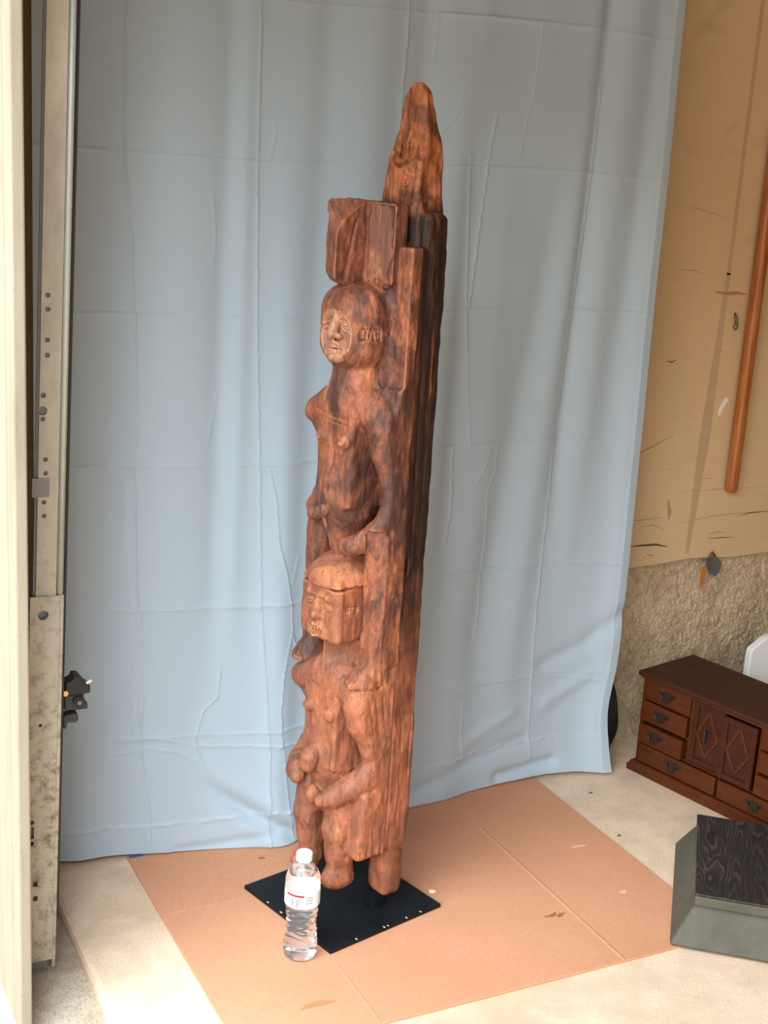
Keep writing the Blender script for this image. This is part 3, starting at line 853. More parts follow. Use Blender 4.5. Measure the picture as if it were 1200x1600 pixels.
# plinth with moulded upper edge
bm = bmesh.new()
prism(bm, [(-0.014, 0.0), (-0.014, 0.016), (-0.008, 0.020), (-0.004, 0.028), (0.0, 0.030), (Lc, 0.030), (Lc + 0.004, 0.028), (Lc + 0.008, 0.020), (Lc + 0.014, 0.016), (Lc + 0.014, 0.0)], Dc + 0.010, Matrix.Translation((0, -0.012, 0)))
obj('plinth', bm, M_CAB, cab, bevel=0.0015)
cpart('back_panel', (0, Dc - 0.008, 0.030), (Lc, Dc, 0.250), M_CAB)
for x0 in (0.0, Lc - 0.010):
    cpart('side_panel', (x0, 0.002, 0.030), (x0 + 0.010, Dc - 0.008, 0.250), M_CAB)
for x0 in (0.146, 0.338):
    cpart('upright', (x0, 0.003, 0.084), (x0 + 0.007, Dc - 0.01, 0.250), M_CAB)
cpart('upright', (0.243, 0.003, 0.031), (0.247, Dc - 0.01, 0.08), M_CAB)
for z0 in (0.079,):
    cpart('rail', (0.010, 0.003, z0), (Lc - 0.010, Dc - 0.01, z0 + 0.005), M_CAB)
for z0 in (0.1345, 0.191):
    cpart('rail', (0.010, 0.003, z0), (0.146, Dc - 0.01, z0 + 0.004), M_CAB)
    cpart('rail', (0.345, 0.003, z0), (Lc - 0.010, Dc - 0.01, z0 + 0.004), M_CAB)
bm = bmesh.new()
bx(bm, (-0.010, -0.012, 0.2505), (Lc + 0.010, Dc + 0.004, 0.262))
obj('cabinet_top', bm, M_CABTOP, cab, bevel=0.003, seg=3)
cpart('cornice', (-0.003, -0.005, 0.243), (Lc + 0.003, 0.004, 0.2505), M_CAB)
def pull(parent, x, y, z, s=1.0):
    bm = bmesh.new()
    bat = [(-0.026, 0.004), (-0.020, 0.010), (-0.013, 0.006), (-0.006, 0.012), (0.0, 0.008), (0.006, 0.012), (0.013, 0.006), (0.020, 0.010), (0.026, 0.004), (0.019, -0.003), (0.010, -0.005), (0.005, -0.010), (0.0, -0.012), (-0.005, -0.010), (-0.010, -0.005), (-0.019, -0.003)]
    prism(bm, [(x + a * s, z + b * s) for a, b in bat], 0.0016, Matrix.Translation((0, y - 0.0016, 0)))
    for a in (-0.013, 0.013):
        tube(bm, [(x + a * s, y - 0.001, z + 0.002), (x + a * s, y - 0.006, z + 0.002)], 0.003, 8)
    tube(bm, [(x - 0.013 * s, y - 0.006, z + 0.002), (x - 0.011 * s, y - 0.009, z - 0.008), (x, y - 0.009, z - 0.012), (x + 0.011 * s, y - 0.009, z - 0.008), (x + 0.013 * s, y - 0.006, z + 0.002)], 0.0018, 6)
    return obj('handle', bm, M_HANDLE, parent)
def drawer(x0, x1, z0, z1, out, hx=None):
    bm = bmesh.new()
    bx(bm, (x0, -out, z0), (x1, -out + 0.009, z1))
    bx(bm, (x0 + 0.003, -out + 0.009, z0 + 0.003), (x1 - 0.003, Dc - 0.03, z1 - 0.008))
    d = obj('drawer', bm, M_CAB, cab, bevel=0.0014)
    pull(d, (x0 + x1) / 2 if hx is None else hx, -out, (z0 + z1) / 2 + 0.002)
drawer(0.012, 0.145, 0.1965, 0.242, 0.001, 0.076)
drawer(0.011, 0.143, 0.1400, 0.1895, 0.006, 0.070)
drawer(0.011, 0.142, 0.0850, 0.1330, 0.013, 0.062)
drawer(0.011, 0.242, 0.0325, 0.0775, 0.006, 0.118)
drawer(0.249, 0.479, 0.0325, 0.0775, 0.006, 0.352)
drawer(0.347, 0.479, 0.1965, 0.242, 0.002)
drawer(0.347, 0.479, 0.1400, 0.1895, 0.004)
drawer(0.347, 0.479, 0.0850, 0.1330, 0.010)
def door(x0, x1, z0, z1, out):
    bm = bmesh.new()
    fr = 0.014
    y0 = -out
    for lo, hi in (((x0, y0, z0), (x0 + fr, y0 + 0.009, z1)), ((x1 - fr, y0, z0), (x1, y0 + 0.009, z1)), ((x0 + fr, y0, z0), (x1 - fr, y0 + 0.009, z0 + fr)), ((x0 + fr, y0, z1 - fr), (x1 - fr, y0 + 0.009, z1))):
        bx(bm, lo, hi)
    d = obj('cabinet_door', bm, M_CABDOOR, cab, bevel=0.0015)
    obj('door_panel', box((x0 + fr, y0 + 0.005, z0 + fr), (x1 - fr, y0 + 0.008, z1 - fr)), M_CABDOOR, d)
    cxm, czm = (x0 + x1) / 2, (z0 + z1) / 2 + 0.004
    hw, hh = (x1 - x0) / 2 - fr - 0.002, (z1 - z0) / 2 - fr - 0.006
    dm = [(cxm, czm + hh), (cxm + hw, czm - 0.1 * hh), (cxm, czm - hh), (cxm - hw, czm - 0.1 * hh)]
    for i in range(4):
        a, b = dm[i], dm[(i + 1) % 4]
        v = Vector((b[0] - a[0], 0, b[1] - a[1])); n = Vector((-v.z, 0, v.x)).normalized() * 0.0035
        bm = bmesh.new()
        prism(bm, [(a[0] - n.x, a[1] - n.z), (b[0] - n.x, b[1] - n.z), (b[0] + n.x, b[1] + n.z), (a[0] + n.x, a[1] + n.z)], 0.004, Matrix.Translation((0, y0 + 0.0015, 0)))
        obj('diamond_moulding', bm, M_CAB, d, bevel=0.0008)
    bm = bmesh.new(); bx(bm, (cxm - hw, y0 + 0.003, czm - 0.1 * hh - 0.001), (cxm + hw, y0 + 0.006, czm - 0.1 * hh + 0.001)); obj('diamond_moulding', bm, M_CAB, d)
    return d
dl = door(0.154, 0.243, 0.0865, 0.240, 0.0)
door(0.2455, 0.3375, 0.0865, 0.238, 0.010)
bm = bmesh.new(); lathe(bm, [(0.001, 0.012), (0.003, 0.010), (0.0025, 0.004), (0.003, 0.0), (0.005, -0.010), (0.004, -0.015), (0.001, -0.017)], 12)
for v in bm.verts: v.co += Vector((0.198, -0.007, 0.168))
tube(bm, [(0.198, 0.004, 0.176), (0.198, -0.007, 0.176)], 0.002, 6)
obj('teardrop_pull', bm, M_BLKMET, dl, True)
tag(cab, 'small reddish-brown wooden chest with drawers and diamond-panelled doors', 'cabinet')

# ------------------------------------------------------------------ pedestal block
ped = empty('pedestal_block', (1.567, 1.740, CT + 0.0003), math.atan2(-0.64, 0.768))
S = 0.41; ins = 0.036
bm = bmesh.new()
lv = [(0.0, 0.0), (0.006, 0.0), (0.073, ins)]
rings = []
for z, i in lv:
    rings.append([bm.verts.new(p) for p in ((i, i, z), (S - i, i, z), (S - i, S - i, z), (i, S - i, z))])
for a, b in zip(rings[:-1], rings[1:]):
    for k in range(4):
        bm.faces.new((a[k], a[(k + 1) % 4], b[(k + 1) % 4], b[k]))
bm.faces.new(rings[0][::-1]); bm.faces.new(rings[-1])
obj('sloped_base', bm, M_PED, ped, bevel=0.006, seg=3)
obj('neck_block', box((ins + 0.001, ins + 0.001, 0.073), (S - ins - 0.001, S - ins - 0.001, 0.094)), M_PED, ped, bevel=0.003)
obj('wood_top', box((ins, ins, 0.0945), (S - ins, S - ins, 0.100)), M_CHAR, ped, bevel=0.002)
tag(ped, 'grey sloped pedestal block with dark grained wooden top at the right edge', 'pedestal')

# ------------------------------------------------------------------ pole, white panel
pol = empty('wooden_pole', (2.302, 2.551, 0.655))
bm = bmesh.new(); tube(bm, [(0, 0, 0.0), (0, 0, 0.004), (0, 0, 0.020), (0, 0, 0.8), (0, 0, 1.5)], [0.012, 0.0155, 0.0165, 0.0165, 0.0165], 24)
obj('shaft', bm, M_POLE, pol, True)
bm = bmesh.new(); lathe(bm, [(0.0045, 1.5), (0.0045, 1.53)], 10); obj('hanging_loop', bm, M_GREYMET, pol)
tag(pol, 'varnished brown wooden pole hanging against the beige wall', 'pole')
wp = empty('white_panel', (2.322, 2.42, 0.0), 0)
bm = bmesh.new(); prism(bm, [(0.0, 0.0), (0.0, 0.262), (0.004, 0.272), (0.046, 0.298), (0.060, 0.302), (0.55, 0.302), (0.55, 0.0)], 0.022)
obj('board', bm, M_WPLAST, wp, bevel=0.004, seg=3)
bm = box((-0.012, -0.005, 0.0), (0.56, 0.030, 0.018)); obj('foot_rail', bm, M_WPLAST, wp, bevel=0.003)
tag(wp, 'white plastic panel with a clipped corner behind the wooden chest', 'panel')

# ------------------------------------------------------------------ water bottle
bot = empty('water_bottle', (0.897, 1.972, CT + 0.0003), R(-125))
prof = [(0.018, 0.003), (0.026, 0.0), (0.0295, 0.003), (0.031, 0.009), (0.0315, 0.02)]
zz = 0.024
for k in range(7):
    a_ = 0.0315 - 0.0035 * math.sin(math.pi * min(1, (zz - 0.02) / 0.09))
    prof += [(a_, zz), (a_ + 0.0004, zz + 0.003), (a_ - 0.0026, zz + 0.0072), (a_ - 0.0022, zz + 0.009)]
    zz += 0.0115
prof += [(0.0308, 0.106), (0.0322, 0.110), (0.0322, 0.140), (0.0315, 0.143), (0.0325, 0.147), (0.0318, 0.152), (0.0322, 0.157), (0.0305, 0.164), (0.0265, 0.173), (0.0205, 0.182), (0.0145, 0.189), (0.0130, 0.193), (0.0130, 0.197)]
bm = bmesh.new(); nseg = 48
rings = []
for r_, z in prof:
    rib = 1.0 if 0.022 < z < 0.104 else 0.0
    rings.append([bm.verts.new((r_ * math.cos(2 * math.pi * k / nseg), r_ * math.sin(2 * math.pi * k / nseg), z + rib * 0.0035 * math.sin(3 * 2 * math.pi * k / nseg + z * 60))) for k in range(nseg)])
for a, b in zip(rings[:-1], rings[1:]):
    for k in range(nseg):
        bm.faces.new((a[k], a[(k + 1) % nseg], b[(k + 1) % nseg], b[k]))
bm.faces.new(rings[0][::-1]); bm.faces.new(rings[-1])
bmesh.ops.recalc_face_normals(bm, faces=bm.faces[:])
# air pocket above the water line, walls facing inwards
cav = [(0.0255, 0.1735), (0.0195, 0.1818), (0.0138, 0.1888), (0.0122, 0.193), (0.0122, 0.196)]
cr = [[bm.verts.new((r_ * math.cos(2 * math.pi * k / nseg), r_ * math.sin(2 * math.pi * k / nseg), z)) for k in range(nseg)] for r_, z in cav]
for a, b in zip(cr[:-1], cr[1:]):
    for k in range(nseg):
        bm.faces.new((b[k], b[(k + 1) % nseg], a[(k + 1) % nseg], a[k]))
bm.faces.new(cr[0]); bm.faces.new(cr[-1][::-1])
me = bpy.data.meshes.new('bottle_body'); bm.to_mesh(me); bm.free(); me.materials.append(M_WATER)
me.polygons.foreach_set('use_smooth', [True] * len(me.polygons))
link(bpy.data.objects.new('bottle_body', me), bot)
bm = bmesh.new(); lathe(bm, [(0.0142, 0.1935), (0.0148, 0.1945), (0.0148, 0.2065), (0.0138, 0.2085), (0.010, 0.2085)], 40)
obj('cap', bm, M_CAP, bot, bevel=0.0003)
def wrap(name, a0, a1, z0, z1, r_, mat, parent, n=14):
    bm = bmesh.new(); va, vb = [], []
    for k in range(n + 1):
        a = R(a0 + (a1 - a0) * k / n)
        va.append(bm.verts.new((r_ * math.cos(a), r_ * math.sin(a), z0))); vb.append(bm.verts.new((r_ * math.cos(a), r_ * math.sin(a), z1)))
    for k in range(n):
        bm.faces.new((va[k], va[k + 1], vb[k + 1], vb[k]))
    me = bpy.data.meshes.new(name); bm.to_mesh(me); bm.free(); me.materials.append(mat)
    me.polygons.foreach_set('use_smooth', [True] * len(me.polygons))
    return link(bpy.data.objects.new(name, me), parent)
lab_ = wrap('label', -180, 180, 0.1105, 0.1395, 0.0325, M_LABEL, bot, 64)
wrap('red_band', -46, 18, 0.1345, 0.1390, 0.0327, M_RED, lab_)
for (a0, a1, z0, z1) in ((-47, -45.5, 0.1115, 0.139), (16.5, 18, 0.1115, 0.139), (-47, 18, 0.1112, 0.1120)):
    wrap('frame_line', a0, a1, z0, z1, 0.0327, M_PINK, lab_)
rg = random.Random(8); a = -37.0
while a < 6:
    w_ = rg.choice((1.0, 1.6, 2.4))
    wrap('bar', a, a + w_, 0.1150, 0.1315, 0.0327, M_BAR, lab_, 2); a += w_ + rg.choice((1.0, 1.6, 2.6))
for z0 in (0.1325, 0.1275, 0.1215):
    wrap('print_line', 22, 46, z0, z0 + 0.0022, 0.0327, M_TAPE, lab_, 6)
tag(bot, 'clear plastic water bottle with white cap and red-topped barcode label', 'bottle')

# ------------------------------------------------------------------ carved post
# local frame: u = the figures' left, v = their front, z up; carved as one signed distance field
class Field:
    def __init__(s, lo, hi, h):
        s.h = h; s.lo = np.array(lo, float)
        s.ax = [np.arange(a, b, h, dtype=np.float32) for a, b in zip(lo, hi)]
        s.F = np.full([len(a) for a in s.ax], 0.06, np.float32)
        s.G = np.zeros(s.F.shape, np.int8)
    def reg(s, lo, hi, pad):
        sl = []
        for i in range(3):
            a = int(max(0, math.floor((lo[i] - pad - s.lo[i]) / s.h)))
            b = int(min(len(s.ax[i]), math.ceil((hi[i] + pad - s.lo[i]) / s.h) + 1))
            if b <= a: return None
            sl.append(slice(a, b))
        return tuple(sl)
    def xyz(s, sl):
        return s.ax[0][sl[0]][:, None, None], s.ax[1][sl[1]][None, :, None], s.ax[2][sl[2]][None, None, :]
    def op(s, prim, k=0.006, g=None, sub=False):
        fn, lo, hi = prim
        sl = s.reg(lo, hi, k + 0.012)
        if sl is None: return
        d = fn(*s.xyz(sl))
        f = s.F[sl]
        if sub:
            d = -d
            if g is not None:
                G = s.G[sl]; G[d > f] = g
            if k > 0:
                hh = np.clip(0.5 - 0.5 * (f - d) / k, 0, 1)
                s.F[sl] = f * (1 - hh) + d * hh + k * hh * (1 - hh)
            else:
                s.F[sl] = np.maximum(f, d)
        else:
            if g is not None:
                G = s.G[sl]; G[d < f] = g
            if k > 0:
                hh = np.clip(0.5 + 0.5 * (f - d) / k, 0, 1)
                s.F[sl] = f * (1 - hh) + d * hh - k * hh * (1 - hh)
            else:
                s.F[sl] = np.minimum(f, d)

def rotm(rz=0, rx=0, ry=0):
    a = Matrix.Rotation(R(rz), 3, 'Z') @ Matrix.Rotation(R(rx), 3, 'X') @ Matrix.Rotation(R(ry), 3, 'Y')
    return np.array(a, dtype=np.float32)
def loc_(c, Rm, x, y, z):
    x = x - c[0]; y = y - c[1]; z = z - c[2]
    if Rm is None: return x, y, z
    return (Rm[0, 0] * x + Rm[1, 0] * y + Rm[2, 0] * z, Rm[0, 1] * x + Rm[1, 1] * y + Rm[2, 1] * z, Rm[0, 2] * x + Rm[1, 2] * y + Rm[2, 2] * z)
def pell(c, r, rot=None):
    Rm = rotm(*rot) if rot else None
    def fn(x, y, z):
        a, b, c_ = loc_(c, Rm, x, y, z)
        k0 = np.sqrt((a / r[0]) ** 2 + (b / r[1]) ** 2 + (c_ / r[2]) ** 2) + 1e-6
        k1 = np.sqrt((a / r[0] ** 2) ** 2 + (b / r[1] ** 2) ** 2 + (c_ / r[2] ** 2) ** 2) + 1e-6
        return k0 * (k0 - 1) / k1
    m = max(r) if rot else None
    e = np.array([m] * 3 if rot else r)
    return fn, np.array(c) - e, np.array(c) + e
def pbox(c, h, r=0.004, rot=None):
    Rm = rotm(*rot) if rot else None
    def fn(x, y, z):
        a, b, c_ = loc_(c, Rm, x, y, z)
        qa, qb, qc = np.abs(a) - (h[0] - r), np.abs(b) - (h[1] - r), np.abs(c_) - (h[2] - r)
        out = np.sqrt(np.maximum(qa, 0) ** 2 + np.maximum(qb, 0) ** 2 + np.maximum(qc, 0) ** 2)
        return out + np.minimum(np.maximum(qa, np.maximum(qb, qc)), 0) - r
    e = np.array([float(np.linalg.norm(h))] * 3 if rot else h)
    return fn, np.array(c) - e, np.array(c) + e
def pcap(a, b, ra, rb):
    a = np.array(a, np.float32); b = np.array(b, np.float32); d = b - a; L2 = float(d @ d) + 1e-9
    def fn(x, y, z):
        t_ = np.clip(((x - a[0]) * d[0] + (y - a[1]) * d[1] + (z - a[2]) * d[2]) / L2, 0, 1)
        return np.sqrt((x - a[0] - t_ * d[0]) ** 2 + (y - a[1] - t_ * d[1]) ** 2 + (z - a[2] - t_ * d[2]) ** 2) - (ra + (rb - ra) * t_)
    m = max(ra, rb)
    return fn, np.minimum(a, b) - m, np.maximum(a, b) + m
def mir(p): return (-p[0],) + tuple(p[1:])

FD = Field((-0.150, -0.085, 0.040), (0.150, 0.150, 1.562), 0.00175)
PL, HD, UF, LF, CP, FU, FL = 1, 2, 3, 4, 5, 6, 7
def limb(pts, g, k=0.010, k0=0.006):
    for i, ((a, ra), (b, rb)) in enumerate(zip(pts[:-1], pts[1:])):
        FD.op(pcap(a, b, ra, rb), k if i else k0, g)

# --- headdress block with scooped corners
def crown(x, y, z):
    d = pbox((0.0, 0.052, 1.277), (0.078, 0.050, 0.074), 0.009)[0](x, y, z)
    sm_ = np.clip((z - 1.288) / 0.062, 0, 1) ** 2
    d = np.maximum(d, (y - (0.1015 - 2.4 * sm_ * np.maximum(np.minimum(x, 0.005) + 0.022, 0))) * 0.7)
    d = np.maximum(d, np.minimum(x - 0.005, y - 0.036))
    d = np.maximum(d, np.minimum(-x - 0.022, y - 0.036))
    # sloping underside
    e_ = ((1.204 - z) + 0.5 * (np.maximum(np.abs(x) - 0.050, 0) + np.maximum(y - 0.070, 0))) * 0.85
    h_ = np.clip(0.5 + 0.5 * (d - e_) / 0.012, 0, 1)
    d = d * h_ + e_ * (1 - h_) + 0.012 * h_ * (1 - h_)
    return d
FD.op((crown, np.array((-0.085, 0.0, 1.195)), np.array((0.085, 0.115, 1.36))), 0.002, HD)
FD.op(pcap((0.012, 0.041, 1.215), (0.011, 0.040, 1.335), 0.0065, 0.003), 0.002, None, True)       # gouged inner corner
FD.op(pcap((0.0055, 0.080, 1.225), (0.0055, 0.060, 1.320), 0.005, 0.002), 0.006, None, True)
FD.op(pcap((0.075, 0.041, 1.215), (0.074, 0.041, 1.345), 0.0045, 0.0045), 0.003, None, True)

# --- plank behind the figures
FD.op(pbox((0.014, -0.029, 0.740), (0.096, 0.031, 0.540), 0.008), 0.002, PL)
FD.op(pbox((0.058, -0.034, 1.250), (0.052, 0.026, 0.087), 0.012), 0.004, PL)
FD.op(pbox((0.056, -0.030, 0.285), (0.054, 0.032, 0.135), 0.012), 0.010, PL)
FD.op(pbox((0.080, -0.036, 0.130), (0.029, 0.025, 0.085), 0.018), 0.010, PL)
FD.op(pbox((0.0875, 0.0095, 1.120), (0.0240, 0.0125, 0.160), 0.004), 0.002, UF)      # ledge strip beside the head
# broken pointed top
ZK = [1.26, 1.34, 1.37, 1.40, 1.425, 1.440, 1.462, 1.480, 1.505, 1.530, 1.545, 1.552]
CU = [0.040, 0.036, 0.036, 0.039, 0.041, 0.041, 0.043, 0.043, 0.043, 0.044, 0.045, 0.046]
HU = [0.058, 0.052, 0.046, 0.041, 0.039, 0.040, 0.037, 0.034, 0.031, 0.024, 0.014, 0.005]
CV = [-0.034, -0.036, -0.036, -0.036, -0.036, -0.036, -0.035, -0.034, -0.031, -0.028, -0.026, -0.026]
HV = [0.030, 0.030, 0.030, 0.029, 0.028, 0.027, 0.025, 0.021, 0.018, 0.015, 0.010, 0.004]
def pin(x, y, z):
    cu = np.interp(z.ravel(), ZK, CU).reshape(z.shape).astype(np.float32); hu = np.interp(z.ravel(), ZK, HU).reshape(z.shape).astype(np.float32)
    cv = np.interp(z.ravel(), ZK, CV).reshape(z.shape).astype(np.float32); hv = np.interp(z.ravel(), ZK, HV).reshape(z.shape).astype(np.float32)
    nz_ = vnoise(x, y, z, (38, 38, 16), 41) * 0.0042 + vnoise(x, y, z, (85, 85, 26), 42) * 0.0026 + vnoise(x, y, z, (170, 170, 40), 43) * 0.0012
    r_ = np.minimum(0.012, np.minimum(hu, hv) * 0.8)
    qa, qb = np.abs(x - cu) - hu + r_, np.abs(y - cv) - hv + r_
    d = np.sqrt(np.maximum(qa, 0) ** 2 + np.maximum(qb, 0) ** 2) + np.minimum(np.maximum(qa, qb), 0) - r_
    edge = 1.428 + 0.010 * vnoise(x, 0 * y, 0 * z, 70, 45) + 0.006 * vnoise(x, 0 * y, 0 * z, 160, 46)
    d = np.maximum(d, np.minimum(y + 0.0195 - 0.006 * vnoise(x, 0 * y, z, (110, 1, 25), 47), z - edge))
    return np.maximum(np.maximum(d + nz_, z - 1.549), 1.26 - z) * 0.8
FD.op((pin, np.array((-0.03, -0.08, 1.25)), np.array((0.12, 0.01, 1.56))), 0.006, PL)
FD.op(pcap((0.022, 0.000, 1.458), (0.028, -0.010, 1.424), 0.006, 0.015), 0.002, None, True)
FD.op(pcap((0.040, -0.004, 1.456), (0.043, -0.012, 1.428), 0.005, 0.013), 0.002, None, True)
FD.op(pcap((0.056, -0.006, 1.448), (0.054, -0.010, 1.430), 0.003, 0.007), 0.003, None, True)
FD.op(pcap((0.013, -0.020, 1.452), (0.006, -0.018, 1.430), 0.006, 0.0045), 0.005, PL)    # splinter at the left
FD.op(pcap((0.013, -0.004, 1.455), (0.012, -0.004, 1.432), 0.003, 0.003), 0.002, None, True)
for u_, za, zb, r_ in ((0.018, 1.470, 1.428, 0.0055), (0.029, 1.458, 1.424, 0.0075), (0.041, 1.466, 1.428, 0.0060), (0.053, 1.456, 1.428, 0.0060), (0.062, 1.450, 1.432, 0.0040)):
    FD.op(pcap((u_, -0.018, za), (u_ + 0.001, -0.024, zb), r_ * 0.4, r_), 0.0015, None, True)
for a in ((0.052, -0.007, 1.405), (0.050, -0.007, 1.395), (0.047, -0.007, 1.387), (0.056, -0.008, 1.399), (0.050, -0.007, 1.376)):
    FD.op(pell(a, (0.004, 0.006, 0.005)), 0.002, None, True)
FD.op(pcap((0.070, -0.010, 1.36), (0.060, -0.006, 1.46), 0.003, 0.004), 0.004, None, True)
# splits and the slot in the plank's side
FD.op(pbox((0.112, -0.012, 0.719), (0.020, 0.0055, 0.017), 0.002), 0.002, None, True)
for v0, za, zb, dp in ((-0.020, 0.75, 1.30, 0.0026), (-0.040, 0.60, 1.25, 0.0030), (-0.006, 0.95, 1.28, 0.0024), (-0.050, 0.30, 0.95, 0.0020), (-0.030, 0.20, 0.60, 0.0018)):
    FD.op(pcap((0.1115, v0, za), (0.1115, v0 + 0.004, zb), dp, dp * 0.6), 0.002, None, True)
FD.op(pcap((0.110, -0.048, 0.150), (0.104, -0.056, 0.140), 0.005, 0.004), 0.002, None, True)

# --- upper figure
FD.op(pbox((0.0, 0.034, 1.140), (0.0685, 0.061, 0.072), 0.052), 0.002, UF)
FD.op(pell((0.0, 0.044, 1.106), (0.062, 0.052, 0.047)), 0.016, UF)
FD.op(pbox((0.0, 0.000, 1.120), (0.078, 0.026, 0.090), 0.02), 0.010, UF)
FD.op(pell((0.0, 0.1060, 1.124), (0.060, 0.0235, 0.050)), 0.0004, FU, True)          # sunken face oval
FD.op(pell((0.0, 0.080, 1.096), (0.036, 0.0165, 0.021)), 0.005, FU)                    # muzzle
limb([((0.0, 0.084, 1.158), 0.0070), ((0.0, 0.0920, 1.140), 0.0085), ((0.0, 0.0960, 1.1265), 0.0105)], FU, 0.003, 0.002)
for s_ in (1, -1):
    FD.op(pell((s_ * 0.0095, 0.0905, 1.1225), (0.0070, 0.0075, 0.0055)), 0.002, FU)
    FD.op(pell((s_ * 0.0275, 0.0830, 1.1375), (0.0165, 0.0080, 0.0080), (0, 0, s_ * 20)), 0.001, FU)
    FD.op(pbox((s_ * 0.0275, 0.0915, 1.1375), (0.0140, 0.0065, 0.0027), 0.001, (0, 0, s_ * 20)), 0.0005, None, True)
    limb([((s_ * 0.008, 0.088, 1.157), 0.0034), ((s_ * 0.028, 0.086, 1.156), 0.0040), ((s_ * 0.044, 0.078, 1.146), 0.003)], FU, 0.003, 0.003)
FD.op(pell((0.0, 0.0990, 1.1000), (0.028, 0.0145, 0.0135)), 0.0005, None, True)        # open mouth
for k in range(6):
    x_ = -0.0190 + 0.0076 * k
    FD.op(pbox((x_, 0.0895 - abs(x_) * 0.15, 1.1060), (0.0029, 0.0050, 0.0042), 0.0012), 0.0005, FU)
    FD.op(pbox((x_ + 0.001, 0.0885 - abs(x_) * 0.15, 1.0955), (0.0029, 0.0050, 0.0036), 0.0012), 0.0005, FU)
limb([((-0.026, 0.085, 1.098), 0.003), ((0.0, 0.0950, 1.0855), 0.0042), ((0.026, 0.085, 1.098), 0.003)], FU, 0.002, 0.002)
limb([((-0.026, 0.085, 1.102), 0.0026), ((0.0, 0.0945, 1.1140), 0.0026), ((0.026, 0.085, 1.102), 0.0026)], FU, 0.002, 0.002)
def scars(u_, v0, v1, z_, hz, n, g):
    for s_ in (1, -1):
        for k in range(n):
            v_ = v0 + (v1 - v0) * k / (n - 1)
            FD.op(pell((s_ * u_(v_), v_, z_), (0.0048, 0.0018, hz), (0, 8, 0)), 0.0003, None, True)
        for dz in (-1.25, 1.25):
            FD.op(pcap((s_ * u_(v0), v0, z_ + dz * hz), (s_ * u_(v1), v1, z_ + dz * hz), 0.0019, 0.0019), 0.0003, None, True)
scars(lambda v_: 0.0165 + math.sqrt(0.052 ** 2 - max(0.0, v_ - 0.043) ** 2), 0.078, 0.046, 1.131, 0.0075, 6, UF)
FD.op(pcap((0.067, 0.026, 1.150), (0.064, 0.024, 1.100), 0.003, 0.002), 0.003, None, True)
# neck, shoulders, trunk
FD.op(pcap((0.0, 0.022, 1.10), (0.0, 0.028, 0.99), 0.050, 0.056), 0.004, UF)
FD.op(pcap((-0.015, 0.040, 1.008), (-0.088, 0.046, 0.974), 0.042, 0.026), 0.010, UF)
FD.op(pcap((0.015, 0.038, 1.010), (0.080, 0.030, 0.985), 0.044, 0.034), 0.012, UF)
FD.op(pbox((0.090, 0.014, 0.990), (0.0210, 0.017, 0.050), 0.006), 0.014, UF)
FD.op(pbox((-0.002, 0.034, 0.908), (0.0490, 0.046, 0.090), 0.008), 0.006, UF)
FD.op(pell((-0.002, 0.040, 0.836), (0.0525, 0.054, 0.088)), 0.008, UF)
FD.op(pcap((0.0, 0.038, 0.800), (0.0, 0.038, 0.732), 0.044, 0.028), 0.010, UF)
for s_ in (1, -1):
    FD.op(pell((s_ * 0.031, 0.079, 0.940), (0.0145, 0.012, 0.0145)), 0.003, UF)
    FD.op(pell((s_ * 0.031, 0.090, 0.938), (0.004, 0.004, 0.004)), 0.002, UF)
FD.op(pell((0.0, 0.094, 0.810), (0.010, 0.009, 0.013)), 0.002, UF)
FD.op(pcap((0.0, 0.094, 0.800), (0.002, 0.090, 0.782), 0.005, 0.002), 0.002, UF)
# scar band across the chest
for k in range(15):
    u_ = -0.058 + 0.0064 * k
    for dz in (-0.0052, 0.0052):
        FD.op(pell((u_, 0.0835 - 8.0 * max(0.0, -u_ - 0.02) ** 2, 0.9755 + dz - 0.05 * u_), (0.0024, 0.0120, 0.0034), (0, 0, 12)), 0.0003, None, True)
# left arm, cut flush with the side of the post
FD.op(pbox((0.0625, 0.062, 0.866), (0.0125, 0.055, 0.070), 0.011), 0.003, None, True)
FD.op(pbox((0.0990, 0.0115, 0.875), (0.0125, 0.0145, 0.145), 0.004), 0.003, UF)
limb([((0.083, 0.037, 0.968), 0.0315), ((0.0880, 0.034, 0.925), 0.0240), ((0.0935, 0.026, 0.880), 0.0180), ((0.0955, 0.022, 0.850), 0.0170), ((0.0955, 0.026, 0.815), 0.0175), ((0.0880, 0.046, 0.785), 0.0185), ((0.0740, 0.062, 0.766), 0.0190), ((0.0570, 0.074, 0.756), 0.0180), ((0.046, 0.080, 0.755), 0.0140)], UF, 0.008, 0.005)
limb([((-0.086, 0.044, 0.972), 0.0255), ((-0.084, 0.016, 0.910), 0.0180), ((-0.088, 0.010, 0.850), 0.0170), ((-0.090, 0.026, 0.815), 0.0175), ((-0.078, 0.050, 0.795), 0.0170), ((-0.058, 0.068, 0.790), 0.0150)], UF, 0.008, 0.004)
for s_ in (1, -1):   # legs squared off with the adze
    FD.op(pbox((s_ * 0.0855, 0.018, 0.655), (0.0250, 0.033, 0.130), 0.013, (0, 0, 0)), 0.003, UF)
    FD.op(pcap((s_ * 0.082, 0.030, 0.745), (s_ * 0.084, 0.028, 0.700), 0.027, 0.024), 0.008, UF)
FD.op(pbox((0.130, 0.04, 0.85), (0.0185, 0.09, 0.36), 0.001), 0.002, None, True)
FD.op(pbox((0.112, 0.062, 0.66), (0.018, 0.018, 0.13), 0.002, (38, 0, 0)), 0.003, None, True)

